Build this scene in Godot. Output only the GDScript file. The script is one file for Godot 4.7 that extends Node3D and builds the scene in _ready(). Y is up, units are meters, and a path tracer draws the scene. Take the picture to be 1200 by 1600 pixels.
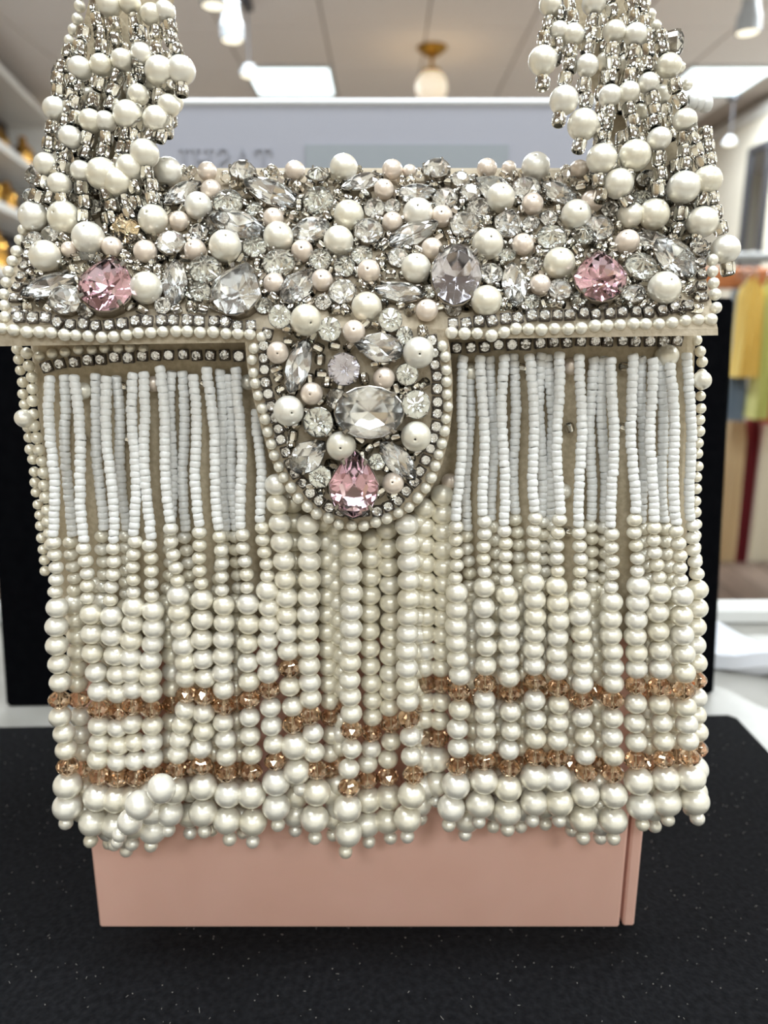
extends Node3D

const F := 1164.0                                  # focal length in pixels of the 1200 x 1600 frame
const TILT := -0.244346                            # the phone looks down 14 degrees
const EYE := Vector3(0.0, 1.1412, 0.235)
const PAD := 0.90                                  # height of the black pad's top
var rng := RandomNumberGenerator.new()
var M := {}
var MESH := {}
var bag: Node3D
var pending := {}                                  # beads waiting to be committed, by name
var taken := []                                    # what lies on the flap already, as circles

# ---------------------------------------------------------------- pixels to places
func ray(px: float, py: float) -> Vector3:
	var d := Vector3((px - 600.0) / F, -(py - 800.0) / F, -1.0)
	return d.rotated(Vector3.RIGHT, TILT)

func on_plane(px: float, py: float, p0: Vector3, n: Vector3) -> Vector3:
	var d := ray(px, py)
	return EYE + d * ((p0 - EYE).dot(n) / d.dot(n))

func on_z(px: float, py: float, z: float) -> Vector3:
	return on_plane(px, py, Vector3(0, 0, z), Vector3(0, 0, 1))

func on_y(px: float, py: float, y: float) -> Vector3:
	return on_plane(px, py, Vector3(0, y, 0), Vector3(0, 1, 0))

func px_size(at: Vector3, px: float) -> float:     # metres that px pixels span at a place
	var v := (at - EYE).rotated(Vector3.RIGHT, -TILT)
	return px * -v.z / F

# ---------------------------------------------------------------- scene tree helpers
func tag(o: Node, label: String, category := "", group := "", kind := "") -> Node:
	if label: o.set_meta("label", label)
	if category: o.set_meta("category", category)
	if group: o.set_meta("group", group)
	if kind: o.set_meta("kind", kind)
	return o

var counts := {}
func numbered(called: String) -> String:
	var n: int = counts.get(called, 0)
	counts[called] = n + 1
	return called if n == 0 else "%s_%03d" % [called, n]

func base(called: String, at: Vector3, turn := 0.0) -> Node3D:
	var o := Node3D.new()
	o.name = numbered(called)
	add_child(o)
	o.position = at
	o.rotation.y = turn
	return o

func part(called: String, mesh: Mesh, parent: Node, at := Transform3D(), mat: Material = null) -> MeshInstance3D:
	var o := MeshInstance3D.new()
	o.name = called if parent != self else numbered(called)
	o.mesh = mesh
	if mat: o.material_override = mat
	parent.add_child(o, true)
	o.transform = at
	return o

func inside(parent: Node3D, world: Transform3D) -> Transform3D:   # a world place as seen from a part
	return parent.global_transform.affine_inverse() * world

func done(st: SurfaceTool, mat: Material, onto: ArrayMesh = null) -> ArrayMesh:
	st.set_material(mat)
	return st.commit(onto) if onto else st.commit()

func new_st() -> SurfaceTool:
	var st := SurfaceTool.new()
	st.begin(Mesh.PRIMITIVE_TRIANGLES)
	return st

# ---------------------------------------------------------------- shapes
func tri(st: SurfaceTool, a: Vector3, b: Vector3, c: Vector3, out: Vector3) -> void:
	var n := (b - a).cross(c - a)
	if n.length_squared() < 1e-20: return
	if n.dot(out) > 0.0:
		var t := b; b = c; c = t
	else:
		n = -n
	n = n.normalized()
	for v in [a, b, c]:
		st.set_normal(n); st.add_vertex(v)

func quad(st: SurfaceTool, a: Vector3, b: Vector3, c: Vector3, d: Vector3, out: Vector3) -> void:
	tri(st, a, b, c, out); tri(st, a, c, d, out)

func tri_s(st: SurfaceTool, p: Array, n: Array) -> void:          # smooth normals given
	var g: Vector3 = (p[1] - p[0]).cross(p[2] - p[0])
	if g.length_squared() < 1e-22: return
	var m: Vector3 = n[0] + n[1] + n[2]
	var order := [0, 2, 1] if g.dot(m) > 0.0 else [0, 1, 2]
	for i in order:
		st.set_normal(n[i]); st.add_vertex(p[i])

func lathe(st: SurfaceTool, prof: Array, segs: int, flat := false, at := Transform3D()) -> void:
	# prof: Vector2(radius, height) going from the bottom up, the outside on the right hand
	var count := prof.size()
	var nor := []
	for i in count:
		var p: Vector2 = prof[max(i - 1, 0)]
		var q: Vector2 = prof[min(i + 1, count - 1)]
		var t := (q - p).normalized()
		nor.append(Vector2(t.y, -t.x))
	for i in count - 1:
		var a: Vector2 = prof[i]
		var b: Vector2 = prof[i + 1]
		var na: Vector2 = nor[i]
		var nb: Vector2 = nor[i + 1]
		if flat:
			var t2 := (b - a).normalized()
			na = Vector2(t2.y, -t2.x); nb = na
		for k in segs:
			var u := TAU * k / segs
			var v := TAU * (k + 1) / segs
			var cu := cos(u); var su := sin(u); var cv := cos(v); var sv := sin(v)
			var p0 := at * Vector3(a.x * cu, a.y, a.x * su); var p1 := at * Vector3(a.x * cv, a.y, a.x * sv)
			var p2 := at * Vector3(b.x * cv, b.y, b.x * sv); var p3 := at * Vector3(b.x * cu, b.y, b.x * su)
			var B := at.basis
			var n0 := (B * Vector3(na.x * cu, na.y, na.x * su)).normalized(); var n1 := (B * Vector3(na.x * cv, na.y, na.x * sv)).normalized()
			var n2 := (B * Vector3(nb.x * cv, nb.y, nb.x * sv)).normalized(); var n3 := (B * Vector3(nb.x * cu, nb.y, nb.x * su)).normalized()
			tri_s(st, [p0, p1, p2], [n0, n1, n2])
			tri_s(st, [p0, p2, p3], [n0, n2, n3])

func block(st: SurfaceTool, c: Vector3, size: Vector3, bev := 0.0, B := Basis()) -> void:   # a box with chamfered edges
	var h := size / 2.0
	bev = minf(bev, minf(h.x, minf(h.y, h.z)) * 0.9)
	var corner := func(s: Vector3, axis: int) -> Vector3:
		var v := Vector3(s.x * (h.x - bev), s.y * (h.y - bev), s.z * (h.z - bev))
		v[axis] = s[axis] * h[axis]
		return c + B * v
	for ax in 3:
		var b1 := (ax + 1) % 3
		var b2 := (ax + 2) % 3
		for s in [-1.0, 1.0]:
			var q := []
			for k in [[-1, -1], [1, -1], [1, 1], [-1, 1]]:
				var g := Vector3.ZERO
				g[ax] = s; g[b1] = k[0]; g[b2] = k[1]
				q.append(corner.call(g, ax))
			var o := Vector3.ZERO
			o[ax] = s
			quad(st, q[0], q[1], q[2], q[3], B * o)
	if bev <= 0.0: return
	for ax in 3:
		var b1 := (ax + 1) % 3
		var b2 := (ax + 2) % 3
		for s1 in [-1.0, 1.0]:
			for s2 in [-1.0, 1.0]:
				var lo := Vector3.ZERO
				lo[ax] = -1; lo[b1] = s1; lo[b2] = s2
				var hi := lo
				hi[ax] = 1
				var o := Vector3.ZERO
				o[b1] = s1; o[b2] = s2
				quad(st, corner.call(lo, b1), corner.call(hi, b1), corner.call(hi, b2), corner.call(lo, b2), B * o)
	for sx in [-1.0, 1.0]:
		for sy in [-1.0, 1.0]:
			for sz in [-1.0, 1.0]:
				var s := Vector3(sx, sy, sz)
				tri(st, corner.call(s, 0), corner.call(s, 1), corner.call(s, 2), B * s)

func slab(c: Vector3, size: Vector3, bev: float, mat: Material) -> ArrayMesh:
	var st := new_st()
	block(st, c, size, bev)
	return done(st, mat)

func prism(st: SurfaceTool, pts: PackedVector2Array, z0: float, z1: float, at := Transform3D()) -> void:
	var idx := Geometry2D.triangulate_polygon(pts)
	var mid := Vector2.ZERO
	for p in pts: mid += p / pts.size()
	for i in range(0, idx.size(), 3):
		for z in [z0, z1]:
			var out := at.basis * Vector3(0, 0, signf(z - (z0 + z1) / 2.0))
			tri(st, at * Vector3(pts[idx[i]].x, pts[idx[i]].y, z), at * Vector3(pts[idx[i + 1]].x, pts[idx[i + 1]].y, z), at * Vector3(pts[idx[i + 2]].x, pts[idx[i + 2]].y, z), out)
	var turn := 0.0
	for i in pts.size():
		turn += pts[i].cross(pts[(i + 1) % pts.size()])
	for i in pts.size():
		var a := pts[i]
		var b := pts[(i + 1) % pts.size()]
		var e := (b - a) * signf(turn)
		quad(st, at * Vector3(a.x, a.y, z0), at * Vector3(b.x, b.y, z0), at * Vector3(b.x, b.y, z1), at * Vector3(a.x, a.y, z1), at.basis * Vector3(e.y, -e.x, 0))

func tube(st: SurfaceTool, path: Array, r: float, segs := 8) -> void:
	var rings := []
	for i in path.size():
		var t: Vector3 = (path[min(i + 1, path.size() - 1)] - path[max(i - 1, 0)]).normalized()
		var side := t.cross(Vector3(0.31, 0.17, 0.93)).normalized()
		var up := side.cross(t)
		var ring := []
		for k in segs:
			var d := side * cos(TAU * k / segs) + up * sin(TAU * k / segs)
			ring.append([path[i] + d * r, d])
		rings.append(ring)
	for i in rings.size() - 1:
		for k in segs:
			var a = rings[i][k]; var b = rings[i][(k + 1) % segs]; var c = rings[i + 1][(k + 1) % segs]; var d = rings[i + 1][k]
			tri_s(st, [a[0], b[0], c[0]], [a[1], b[1], c[1]])
			tri_s(st, [a[0], c[0], d[0]], [a[1], c[1], d[1]])

# ---------------------------------------------------------------- materials
func mat(called: String, c: Color, rough := 0.5, metal := 0.0) -> StandardMaterial3D:
	var m := StandardMaterial3D.new()
	m.resource_name = called
	m.albedo_color = c
	m.roughness = rough
	m.metallic = metal
	M[called] = m
	return m

func noise_tex(freq: float, lo: Color, hi: Color, size := 256, octaves := 4, sd := 1) -> NoiseTexture2D:
	var n := FastNoiseLite.new()
	n.seed = sd
	n.frequency = freq
	n.fractal_octaves = octaves
	var g := Gradient.new()
	g.set_color(0, lo); g.set_color(1, hi)
	var t := NoiseTexture2D.new()
	t.width = size; t.height = size
	t.noise = n
	t.seamless = true
	t.color_ramp = g
	return t

func triplanar(m: StandardMaterial3D, tex: Texture2D, per_metre: float, bump: Texture2D = null, relief := 0.0) -> void:
	m.albedo_texture = tex
	m.uv1_triplanar = true
	m.uv1_scale = Vector3.ONE * per_metre
	if bump:
		m.heightmap_enabled = true
		m.heightmap_texture = bump
		m.heightmap_scale = relief

func glass(called: String, c: Color, ior := 1.52) -> StandardMaterial3D:
	var m := mat(called, c, 0.0)
	m.albedo_color.a = 0.0
	m.refraction_enabled = true
	m.refraction_scale = (ior - 1.0) / 10.0
	m.transparency = BaseMaterial3D.TRANSPARENCY_ALPHA
	return m

func materials() -> void:
	for p in [["ivory pearl", Color(0.955, 0.935, 0.88)], ["cream pearl", Color(0.95, 0.925, 0.855)], ["white pearl", Color(0.96, 0.945, 0.905)], ["blush pearl", Color(0.95, 0.89, 0.835)]]:
		var m := mat(p[0], p[1], 0.37, 0.42)
		m.metallic_specular = 0.6
		m.clearcoat_enabled = true; m.clearcoat = 0.6; m.clearcoat_roughness = 0.12
	var sb := mat("white seed glass", Color(0.945, 0.945, 0.94), 0.28)
	sb.metallic_specular = 0.6
	mat("silver foil", Color(0.99, 0.99, 0.99), 0.14, 1.0)
	mat("pink foil", Color(0.98, 0.905, 0.93), 0.07, 1.0)
	mat("champagne foil", Color(0.99, 0.95, 0.88), 0.07, 1.0)
	mat("smoke foil", Color(0.95, 0.945, 0.96), 0.12, 1.0)
	mat("setting metal", Color(0.62, 0.595, 0.56), 0.25, 1.0)
	mat("lining metal", Color(0.975, 0.965, 0.94), 0.1, 1.0)
	glass("clear crystal", Color(1, 1, 1), 1.56)
	glass("greenish crystal", Color(0.984, 0.994, 0.978), 1.56)
	glass("pink crystal", Color(1.0, 0.945, 0.965), 1.56)
	glass("smoke crystal", Color(0.975, 0.97, 0.98), 1.56)
	glass("lavender crystal", Color(0.975, 0.97, 0.99), 1.56)
	glass("champagne crystal", Color(1.0, 0.985, 0.955), 1.56)
	glass("amber glass", Color(1.0, 0.89, 0.775), 1.56).metallic = 0.22
	glass("bead glass", Color(1.0, 0.997, 0.99), 1.5)
	var suede := mat("beige suede", Color.WHITE, 0.95)
	triplanar(suede, noise_tex(0.05, Color(0.66, 0.60, 0.50), Color(0.80, 0.745, 0.645), 512, 5, 3), 14.0, noise_tex(0.2, Color.BLACK, Color.WHITE, 256, 3, 4), 0.012)
	suede.rim_enabled = true; suede.rim = 0.3
	var cream := mat("cream suede edge", Color.WHITE, 0.95)
	triplanar(cream, noise_tex(0.08, Color(0.655, 0.60, 0.515), Color(0.75, 0.70, 0.62), 256, 4, 5), 20.0, noise_tex(0.2, Color.BLACK, Color.WHITE, 256, 3, 4), 0.012)
	mat("thread", Color(0.9, 0.88, 0.82), 0.6)
	var pink := mat("pink board", Color.WHITE, 0.42)
	triplanar(pink, noise_tex(0.015, Color(0.90, 0.715, 0.65), Color(0.92, 0.74, 0.68), 256, 3, 8), 6.0)
	mat("pale board core", Color(0.93, 0.82, 0.77), 0.7)
	var velvet := mat("black velvet", Color.WHITE, 0.95)
	triplanar(velvet, noise_tex(0.06, Color(0.05, 0.052, 0.060), Color(0.118, 0.12, 0.13), 512, 5, 11), 9.0, noise_tex(0.25, Color.BLACK, Color.WHITE, 256, 3, 12), 0.03)
	velvet.metallic_specular = 0.15
	velvet.rim_enabled = true; velvet.rim = 0.08
	var board := mat("black board velvet", Color.WHITE, 0.95)
	triplanar(board, noise_tex(0.05, Color(0.022, 0.023, 0.032), Color(0.045, 0.047, 0.058), 256, 4, 13), 8.0)
	board.metallic_specular = 0.1
	mat("lint", Color(0.62, 0.60, 0.58), 0.9)
	mat("frosted acrylic", Color(0.66, 0.665, 0.715), 0.4)
	mat("acrylic edge", Color(0.95, 0.96, 0.98), 0.12)
	mat("grey label", Color(0.60, 0.625, 0.655), 0.4)
	mat("grey print", Color(0.60, 0.605, 0.65), 0.5)
	var stone := mat("counter stone", Color.WHITE, 0.3)
	triplanar(stone, noise_tex(0.02, Color(0.58, 0.57, 0.545), Color(0.66, 0.65, 0.63), 256, 4, 15), 3.0)
	mat("white laminate", Color(0.88, 0.88, 0.87), 0.35)
	mat("white paper", Color(0.93, 0.94, 0.97), 0.7)
	mat("plaster", Color(0.88, 0.855, 0.80), 0.85)
	mat("warm plaster", Color(0.86, 0.79, 0.68), 0.85)
	var ct := mat("ceiling tile", Color.WHITE, 0.9)
	triplanar(ct, noise_tex(0.1, Color(0.90, 0.89, 0.89), Color(0.935, 0.925, 0.925), 256, 3, 17), 1.6)
	mat("ceiling slab paint", Color(0.62, 0.58, 0.55), 0.9)
	for k in 3:
		var w := mat("floor wood %d" % k, Color.WHITE, 0.5)
		var d := 0.05 * k
		w.albedo_texture = noise_tex(0.03, Color(0.30 + d, 0.24 + d, 0.205 + d), Color(0.42 + d, 0.35 + d, 0.305 + d), 256, 4, 20 + k)
		w.uv1_triplanar = true
		w.uv1_scale = Vector3(6.0, 6.0, 0.7)
	mat("black grout", Color(0.55, 0.49, 0.44), 0.8)
	mat("shelf back", Color(0.27, 0.235, 0.215), 0.8)
	mat("gold", Color(0.86, 0.66, 0.34), 0.25, 1.0)
	mat("brass", Color(0.72, 0.56, 0.25), 0.3, 1.0)
	mat("dark enamel", Color(0.13, 0.14, 0.18), 0.35)
	mat("chrome", Color(0.75, 0.76, 0.78), 0.2, 1.0)
	mat("grey rail", Color(0.60, 0.61, 0.62), 0.4)
	mat("white metal", Color(0.80, 0.81, 0.82), 0.5)
	mat("dark frame", Color(0.22, 0.22, 0.24), 0.4)
	mat("mirror glass", Color(0.72, 0.74, 0.76), 0.08, 1.0)
	for e in [["panel glow", Color(0.90, 0.98, 1.0), 4.0], ["spot glow", Color(1.0, 0.96, 0.84), 3.0], ["globe glow", Color(1.0, 0.86, 0.62), 0.75]]:
		var m := mat(e[0], Color(0.9, 0.9, 0.9), 0.5)
		m.emission_enabled = true
		m.emission = e[1]
		m.emission_energy_multiplier = e[2]

# ---------------------------------------------------------------- beads and stones
func sphere_profile(squash: float, hole: float, rings: int) -> Array:
	var prof := [Vector2(hole * 0.7, -0.5 * squash * 0.90)]
	var a0 := asin(hole / 0.5)
	for i in rings + 1:
		var a := lerpf(a0, PI - a0, float(i) / rings)
		prof.append(Vector2(0.5 * sin(a), -0.5 * squash * cos(a)))
	prof.append(Vector2(hole * 0.7, 0.5 * squash * 0.90))
	return prof

func outline(shape: String, a: float) -> Vector2:
	var c := cos(a)
	var s := sin(a)
	match shape:
		"marquise":
			var y := s
			return Vector2(signf(c) * 0.5 * pow(maxf(0.0, 1.0 - y * y), 0.5) * lerpf(1.0, sqrt(absf(c)), 0.75), 0.5 * y)
		"teardrop":
			var taper := 1.0 if s < 0.0 else lerpf(1.0, pow(maxf(0.0, 1.0 - s), 0.5), 0.8)
			return Vector2(0.5 * c * taper, 0.5 * s)
	return Vector2(0.5 * c, 0.5 * s)

func gem_mesh(shape: String, m: int, table: float, crown: float, crystal: Material, foil: Material, prongs := true) -> ArrayMesh:
	# a foil-backed stone: table, stars, kites and girdle facets of glass over a mirrored pavilion, held in a cup with prongs; it lies in xy and faces +z
	var front := new_st()
	var back := new_st()
	var o := Vector3(0, 0, -0.3)
	var g := []
	var md := []
	var tb := []
	for i in 2 * m:
		var p := outline(shape, TAU * i / (2 * m) + PI / 2.0)
		g.append(Vector3(p.x, p.y, 0))
	for i in m:
		var p := outline(shape, TAU * (i + 0.5) / m + PI / 2.0) * lerpf(table, 1.0, 0.5)
		md.append(Vector3(p.x, p.y, crown * 0.66))
		p = outline(shape, TAU * float(i) / m + PI / 2.0) * table
		tb.append(Vector3(p.x, p.y, crown))
	for i in m:
		var j := (i + 1) % m
		var h := (i + m - 1) % m
		tri(front, Vector3(0, 0, crown), tb[i], tb[j], Vector3(0, 0, 1))
		tri(front, tb[i], tb[j], md[i], md[i] - o)
		tri(front, tb[i], md[i], g[2 * i], g[2 * i] - o)
		tri(front, tb[i], md[h], g[2 * i], g[2 * i] - o)
		tri(front, md[i], g[2 * i], g[2 * i + 1], g[2 * i + 1] - o)
		tri(front, md[i], g[2 * i + 1], g[(2 * i + 2) % (2 * m)], g[2 * i + 1] - o)
	var low := Vector3(0, 0, -0.37)
	for i in m:
		var r := Vector3(0, 0, 0.4)
		var e: Vector3 = g[(2 * i + 2) % (2 * m)]
		tri(back, low, g[2 * i], e, g[2 * i + 1] - r)
		tri(back, g[2 * i], g[2 * i + 1], e, Vector3(0, 0, -1))
	var out := done(front, crystal)
	out = done(back, foil, out)
	if prongs:
		var cup := new_st()
		var n := 2 * m
		for i in n:
			var a: Vector3 = g[i]
			var b: Vector3 = g[(i + 1) % n]
			quad(cup, a * 1.03 + Vector3(0, 0, -0.02), b * 1.03 + Vector3(0, 0, -0.02), b * 0.92 + Vector3(0, 0, -0.45), a * 0.92 + Vector3(0, 0, -0.45), a + b)
			quad(cup, a * 0.99 + Vector3(0, 0, 0.0), b * 0.99, b * 1.03 + Vector3(0, 0, -0.02), a * 1.03 + Vector3(0, 0, -0.02), Vector3(0, 0, 1))
		for k in 4:
			var p := outline(shape, TAU * (k + 0.5) / 4.0 + PI / 2.0)
			var e := Vector3(p.x, p.y, 0)
			var t := Vector3(-p.y, p.x, 0).normalized()
			var B := Basis(t, e.normalized(), t.cross(e.normalized()))
			block(cup, e * 1.02 + Vector3(0, 0, 0.0), Vector3(0.08, 0.05, 0.22), 0.015, B)
			block(cup, e * 0.95 + Vector3(0, 0, crown * 0.42), Vector3(0.07, 0.10, 0.035), 0.012, B)
		out = done(cup, M["setting metal"], out)
	return out

func rondelle(m: int, squash: float, crystal: Material) -> ArrayMesh:    # a cut glass bead, thread along y
	var st := new_st()
	var rings := []
	var spec := [[0.20, -0.5, 0.0], [0.40, -0.30, 0.0], [0.5, -0.07, 0.5], [0.5, 0.07, 0.0], [0.40, 0.30, 0.5], [0.20, 0.5, 0.5]]
	for s in spec:
		var r := []
		for k in m:
			var a: float = TAU * (k + s[2]) / m
			r.append(Vector3(s[0] * cos(a), s[1] * squash, s[0] * sin(a)))
		rings.append(r)
	for i in rings.size() - 1:
		for k in m:
			var j := (k + 1) % m
			var half: bool = spec[i + 1][2] > spec[i][2]
			var same: bool = spec[i + 1][2] == spec[i][2]
			var a: Vector3 = rings[i][k]; var b: Vector3 = rings[i][j]; var c: Vector3 = rings[i + 1][k]; var d: Vector3 = rings[i + 1][j]
			if same:
				quad(st, a, b, d, c, a + b + c + d)
			elif half:
				tri(st, a, b, c, a + b + c); tri(st, b, c, d, b + c + d)
			else:
				tri(st, a, c, d, a + c + d); tri(st, a, b, d, a + b + d)
	for s in [0, rings.size() - 1]:
		var c := Vector3(0, spec[s][1] * squash, 0)
		for k in m:
			tri(st, c, rings[s][k], rings[s][(k + 1) % m], c)
	return done(st, crystal)

func lined_bead(len: float) -> ArrayMesh:           # a clear glass bead with a silver-lined hole, thread along y, one wide
	var st := new_st()
	var h := len / 2.0
	lathe(st, [Vector2(0.30, -h), Vector2(0.36, -h), Vector2(0.44, -h * 0.84), Vector2(0.49, -h * 0.45), Vector2(0.5, 0), Vector2(0.49, h * 0.45), Vector2(0.44, h * 0.84), Vector2(0.36, h), Vector2(0.30, h)], 14)
	var out := done(st, M["bead glass"])
	st = new_st()
	var core := []
	for k in 4:
		pass
	var m := 6
	for k in m:                                       # square hole, its silvered walls seen through the glass
		var a := TAU * k / m; var b := TAU * (k + 1) / m
		quad(st, Vector3(0.34 * cos(a), -h, 0.34 * sin(a)), Vector3(0.34 * cos(b), -h, 0.34 * sin(b)), Vector3(0.34 * cos(b), h, 0.34 * sin(b)), Vector3(0.34 * cos(a), h, 0.34 * sin(a)), Vector3(cos(a) + cos(b), 0, sin(a) + sin(b)))
	return done(st, M["lining metal"], out)

func bead_meshes() -> void:
	var one := func(squash: float, hole: float, rings: int, segs: int) -> ArrayMesh:
		var st := new_st()
		lathe(st, sphere_profile(squash, hole, rings), segs)
		return done(st, M["ivory pearl"])
	MESH.pearl = one.call(0.93, 0.045, 14, 24)
	MESH.big = one.call(0.95, 0.04, 18, 32)
	MESH.small = one.call(0.86, 0.07, 10, 18)
	MESH.dot = one.call(0.95, 0.06, 8, 14)
	var st := new_st()
	lathe(st, [Vector2(0.17, -0.24), Vector2(0.22, -0.32), Vector2(0.34, -0.34), Vector2(0.45, -0.28), Vector2(0.5, -0.12), Vector2(0.5, 0.12), Vector2(0.45, 0.28), Vector2(0.34, 0.34), Vector2(0.22, 0.32), Vector2(0.17, 0.24)], 14)
	MESH.seed = done(st, M["white seed glass"])
	MESH.amber = rondelle(9, 0.76, M["amber glass"])
	MESH.lined = lined_bead(0.9)
	MESH.bugle = lined_bead(1.7)
	var c = M["clear crystal"]
	var f = M["silver foil"]
	MESH.round = gem_mesh("round", 7, 0.52, 0.24, c, f)
	MESH.rivoli = gem_mesh("round", 8, 0.10, 0.30, M["greenish crystal"], f)
	MESH.lavender = gem_mesh("round", 9, 0.20, 0.26, M["lavender crystal"], M["smoke foil"])
	MESH.marquise = gem_mesh("marquise", 8, 0.52, 0.24, c, f)
	MESH.teardrop = gem_mesh("teardrop", 8, 0.56, 0.22, c, f)
	MESH.pink = gem_mesh("teardrop", 8, 0.58, 0.22, M["pink crystal"], M["pink foil"])
	MESH.champagne = gem_mesh("teardrop", 8, 0.45, 0.28, M["champagne crystal"], M["champagne foil"])
	MESH.oval = gem_mesh("round", 8, 0.58, 0.22, c, f)
	MESH.smoke = gem_mesh("round", 8, 0.58, 0.22, M["smoke crystal"], M["smoke foil"])
	# one link of a rhinestone chain: a stone in a square cup
	var link := gem_mesh("round", 6, 0.50, 0.26, c, f, false)
	st = new_st()
	for k in 4:
		var a := TAU * k / 4.0
		var d := Vector3(cos(a), sin(a), 0)
		var B := Basis(Vector3(0, 0, 1).cross(d), d, Vector3(0, 0, 1))
		block(st, d * 0.52 + Vector3(0, 0, -0.28), Vector3(1.0, 0.06, 0.36), 0.02, B)
		block(st, Vector3(cos(a + PI / 4), sin(a + PI / 4), 0) * 0.60 + Vector3(0, 0, -0.02), Vector3(0.17, 0.17, 0.22), 0.05)
	MESH.link = done(st, mat("chain metal", Color(0.42, 0.395, 0.38), 0.3, 1.0), link)

func bead(called: String, parent: Node3D, mesh: Mesh, at: Transform3D, m: Material = null, weight := 0.0) -> void:
	if not pending.has(called): pending[called] = []
	pending[called].append([weight + rng.randf() * 1e-4, parent, mesh, at, m])

func flush_beads() -> void:                          # the 300 that show largest of each kind become parts, the rest one part
	var looks := {"pink_crystal": "large pink cut drop crystal", "champagne_crystal": "champagne drop crystal", "smoky_crystal": "large smoky grey oval crystal", "lavender_crystal": "pale lavender round crystal", "amber_bead": "cut amber glass bead", "blush_pearl": "small blush pearl"}
	for called in pending:
		var all: Array = pending[called]
		all.sort_custom(func(a, b): return a[0] > b[0])
		for i in mini(300, all.size()):
			var o := part(called, all[i][2], all[i][1], inside(all[i][1], all[i][3]), all[i][4])
			if looks.has(called): o.set_meta("label", looks[called])
		if all.size() > 300:
			var mm := MultiMesh.new()
			mm.transform_format = MultiMesh.TRANSFORM_3D
			mm.mesh = all[300][2]
			mm.instance_count = all.size() - 300
			for i in range(300, all.size()):
				mm.set_instance_transform(i - 300, inside(bag, all[i][3]))
			var o := MultiMeshInstance3D.new()
			o.name = called + "_mass"
			o.multimesh = mm
			if all[300][4]: o.material_override = all[300][4]
			o.set_meta("kind", "stuff")
			bag.add_child(o, true)
		print(called, " ", all.size())

func along(d: Vector3, roll := 0.0) -> Basis:        # y runs along d
	d = d.normalized()
	var x := d.cross(Vector3(0, 0, 1)).normalized() if absf(d.z) < 0.95 else Vector3.RIGHT
	var B := Basis(x, d, x.cross(d))
	return B * Basis(Vector3.UP, roll)

func tilted(amount: float) -> Basis:
	return Basis.from_euler(Vector3(rng.randf_range(-amount, amount), rng.randf_range(-amount, amount), rng.randf_range(-amount, amount)))

func pearl_mat() -> Material:
	var r := rng.randf()
	return M["ivory pearl"] if r < 0.5 else M["cream pearl"] if r < 0.72 else M["white pearl"]

# ---------------------------------------------------------------- the lights
func spot_lamp(px: float, py: float, d: float, label: String, can := 0.19) -> void:
	var dir := ray(px, py)
	var at := EYE + dir * (d / -dir.z)
	var o := base("track_spotlight", Vector3(at.x, 2.75, at.z))
	var drop := 2.75 - at.y
	var st := new_st()
	lathe(st, [Vector2(0.0, -drop + 0.012), Vector2(0.042, -drop + 0.012), Vector2(0.044, -drop), Vector2(0.050, -drop), Vector2(0.050, -drop + 0.31 * can), Vector2(0.036, -drop + 0.52 * can), Vector2(0.030, -drop + can), Vector2(0.0, -drop + can + 0.01)], 20, true)
	part("can", done(st, mat("lamp grey", Color(0.66, 0.68, 0.70), 0.5)), o)
	st = new_st()
	lathe(st, [Vector2(0.0, -drop + 0.002), Vector2(0.043, -drop + 0.002), Vector2(0.043, -drop + 0.011), Vector2(0.0, -drop + 0.011)], 20, true)
	part("lens", done(st, M["spot glow"]), o)
	st = new_st()
	tube(st, [Vector3(0, -drop + can, 0), Vector3(0, -0.03, 0)], 0.005)
	block(st, Vector3(0, -0.018, 0), Vector3(0.05, 0.035, 0.12), 0.005)
	part("mount", done(st, M["dark frame"]), o)
	tag(o, label, "spotlight", "track spotlights on the ceiling")
	var l := SpotLight3D.new()
	l.name = "spot_beam"
	l.light_color = Color(1.0, 0.955, 0.87)
	l.light_energy = 1.2
	l.spot_range = 14.0; l.spot_angle = 52.0; l.spot_attenuation = 2.0
	l.light_size = 0.05; l.shadow_enabled = true
	add_child(l, true)
	l.position = at + Vector3(0, -0.012, 0)
	l.rotation.x = -PI / 2.0

func ceiling_panel(x: float, z: float, label: String) -> void:
	var o := base("ceiling_panel_light", Vector3(x, 2.75, z))
	var st := new_st()
	for s in [-1.0, 1.0]:
		block(st, Vector3(s * 0.274, -0.004, 0), Vector3(0.02, 0.02, 0.608), 0.003)
		block(st, Vector3(0, -0.004, s * 0.294), Vector3(0.528, 0.02, 0.02), 0.003)
	part("frame", done(st, M["white metal"]), o)
	part("diffuser", slab(Vector3(0, -0.005, 0), Vector3(0.53, 0.006, 0.57), 0.0, M["panel glow"]), o)
	tag(o, label, "ceiling light", "square panel lights in the ceiling")
	var l := AreaLight3D.new()
	l.name = "panel_glow"
	l.area_size = Vector2(0.52, 0.56)
	l.light_color = Color(0.955, 0.985, 1.0)
	l.light_energy = PANEL * (2.3 if z < -2.0 else 1.0)
	l.area_range = 15.0
	l.area_attenuation = 2.0
	l.shadow_enabled = true
	add_child(l, true)
	l.position = Vector3(x, 2.735, z)
	l.rotation.x = -PI / 2.0

const PANEL := 3.2

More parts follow.
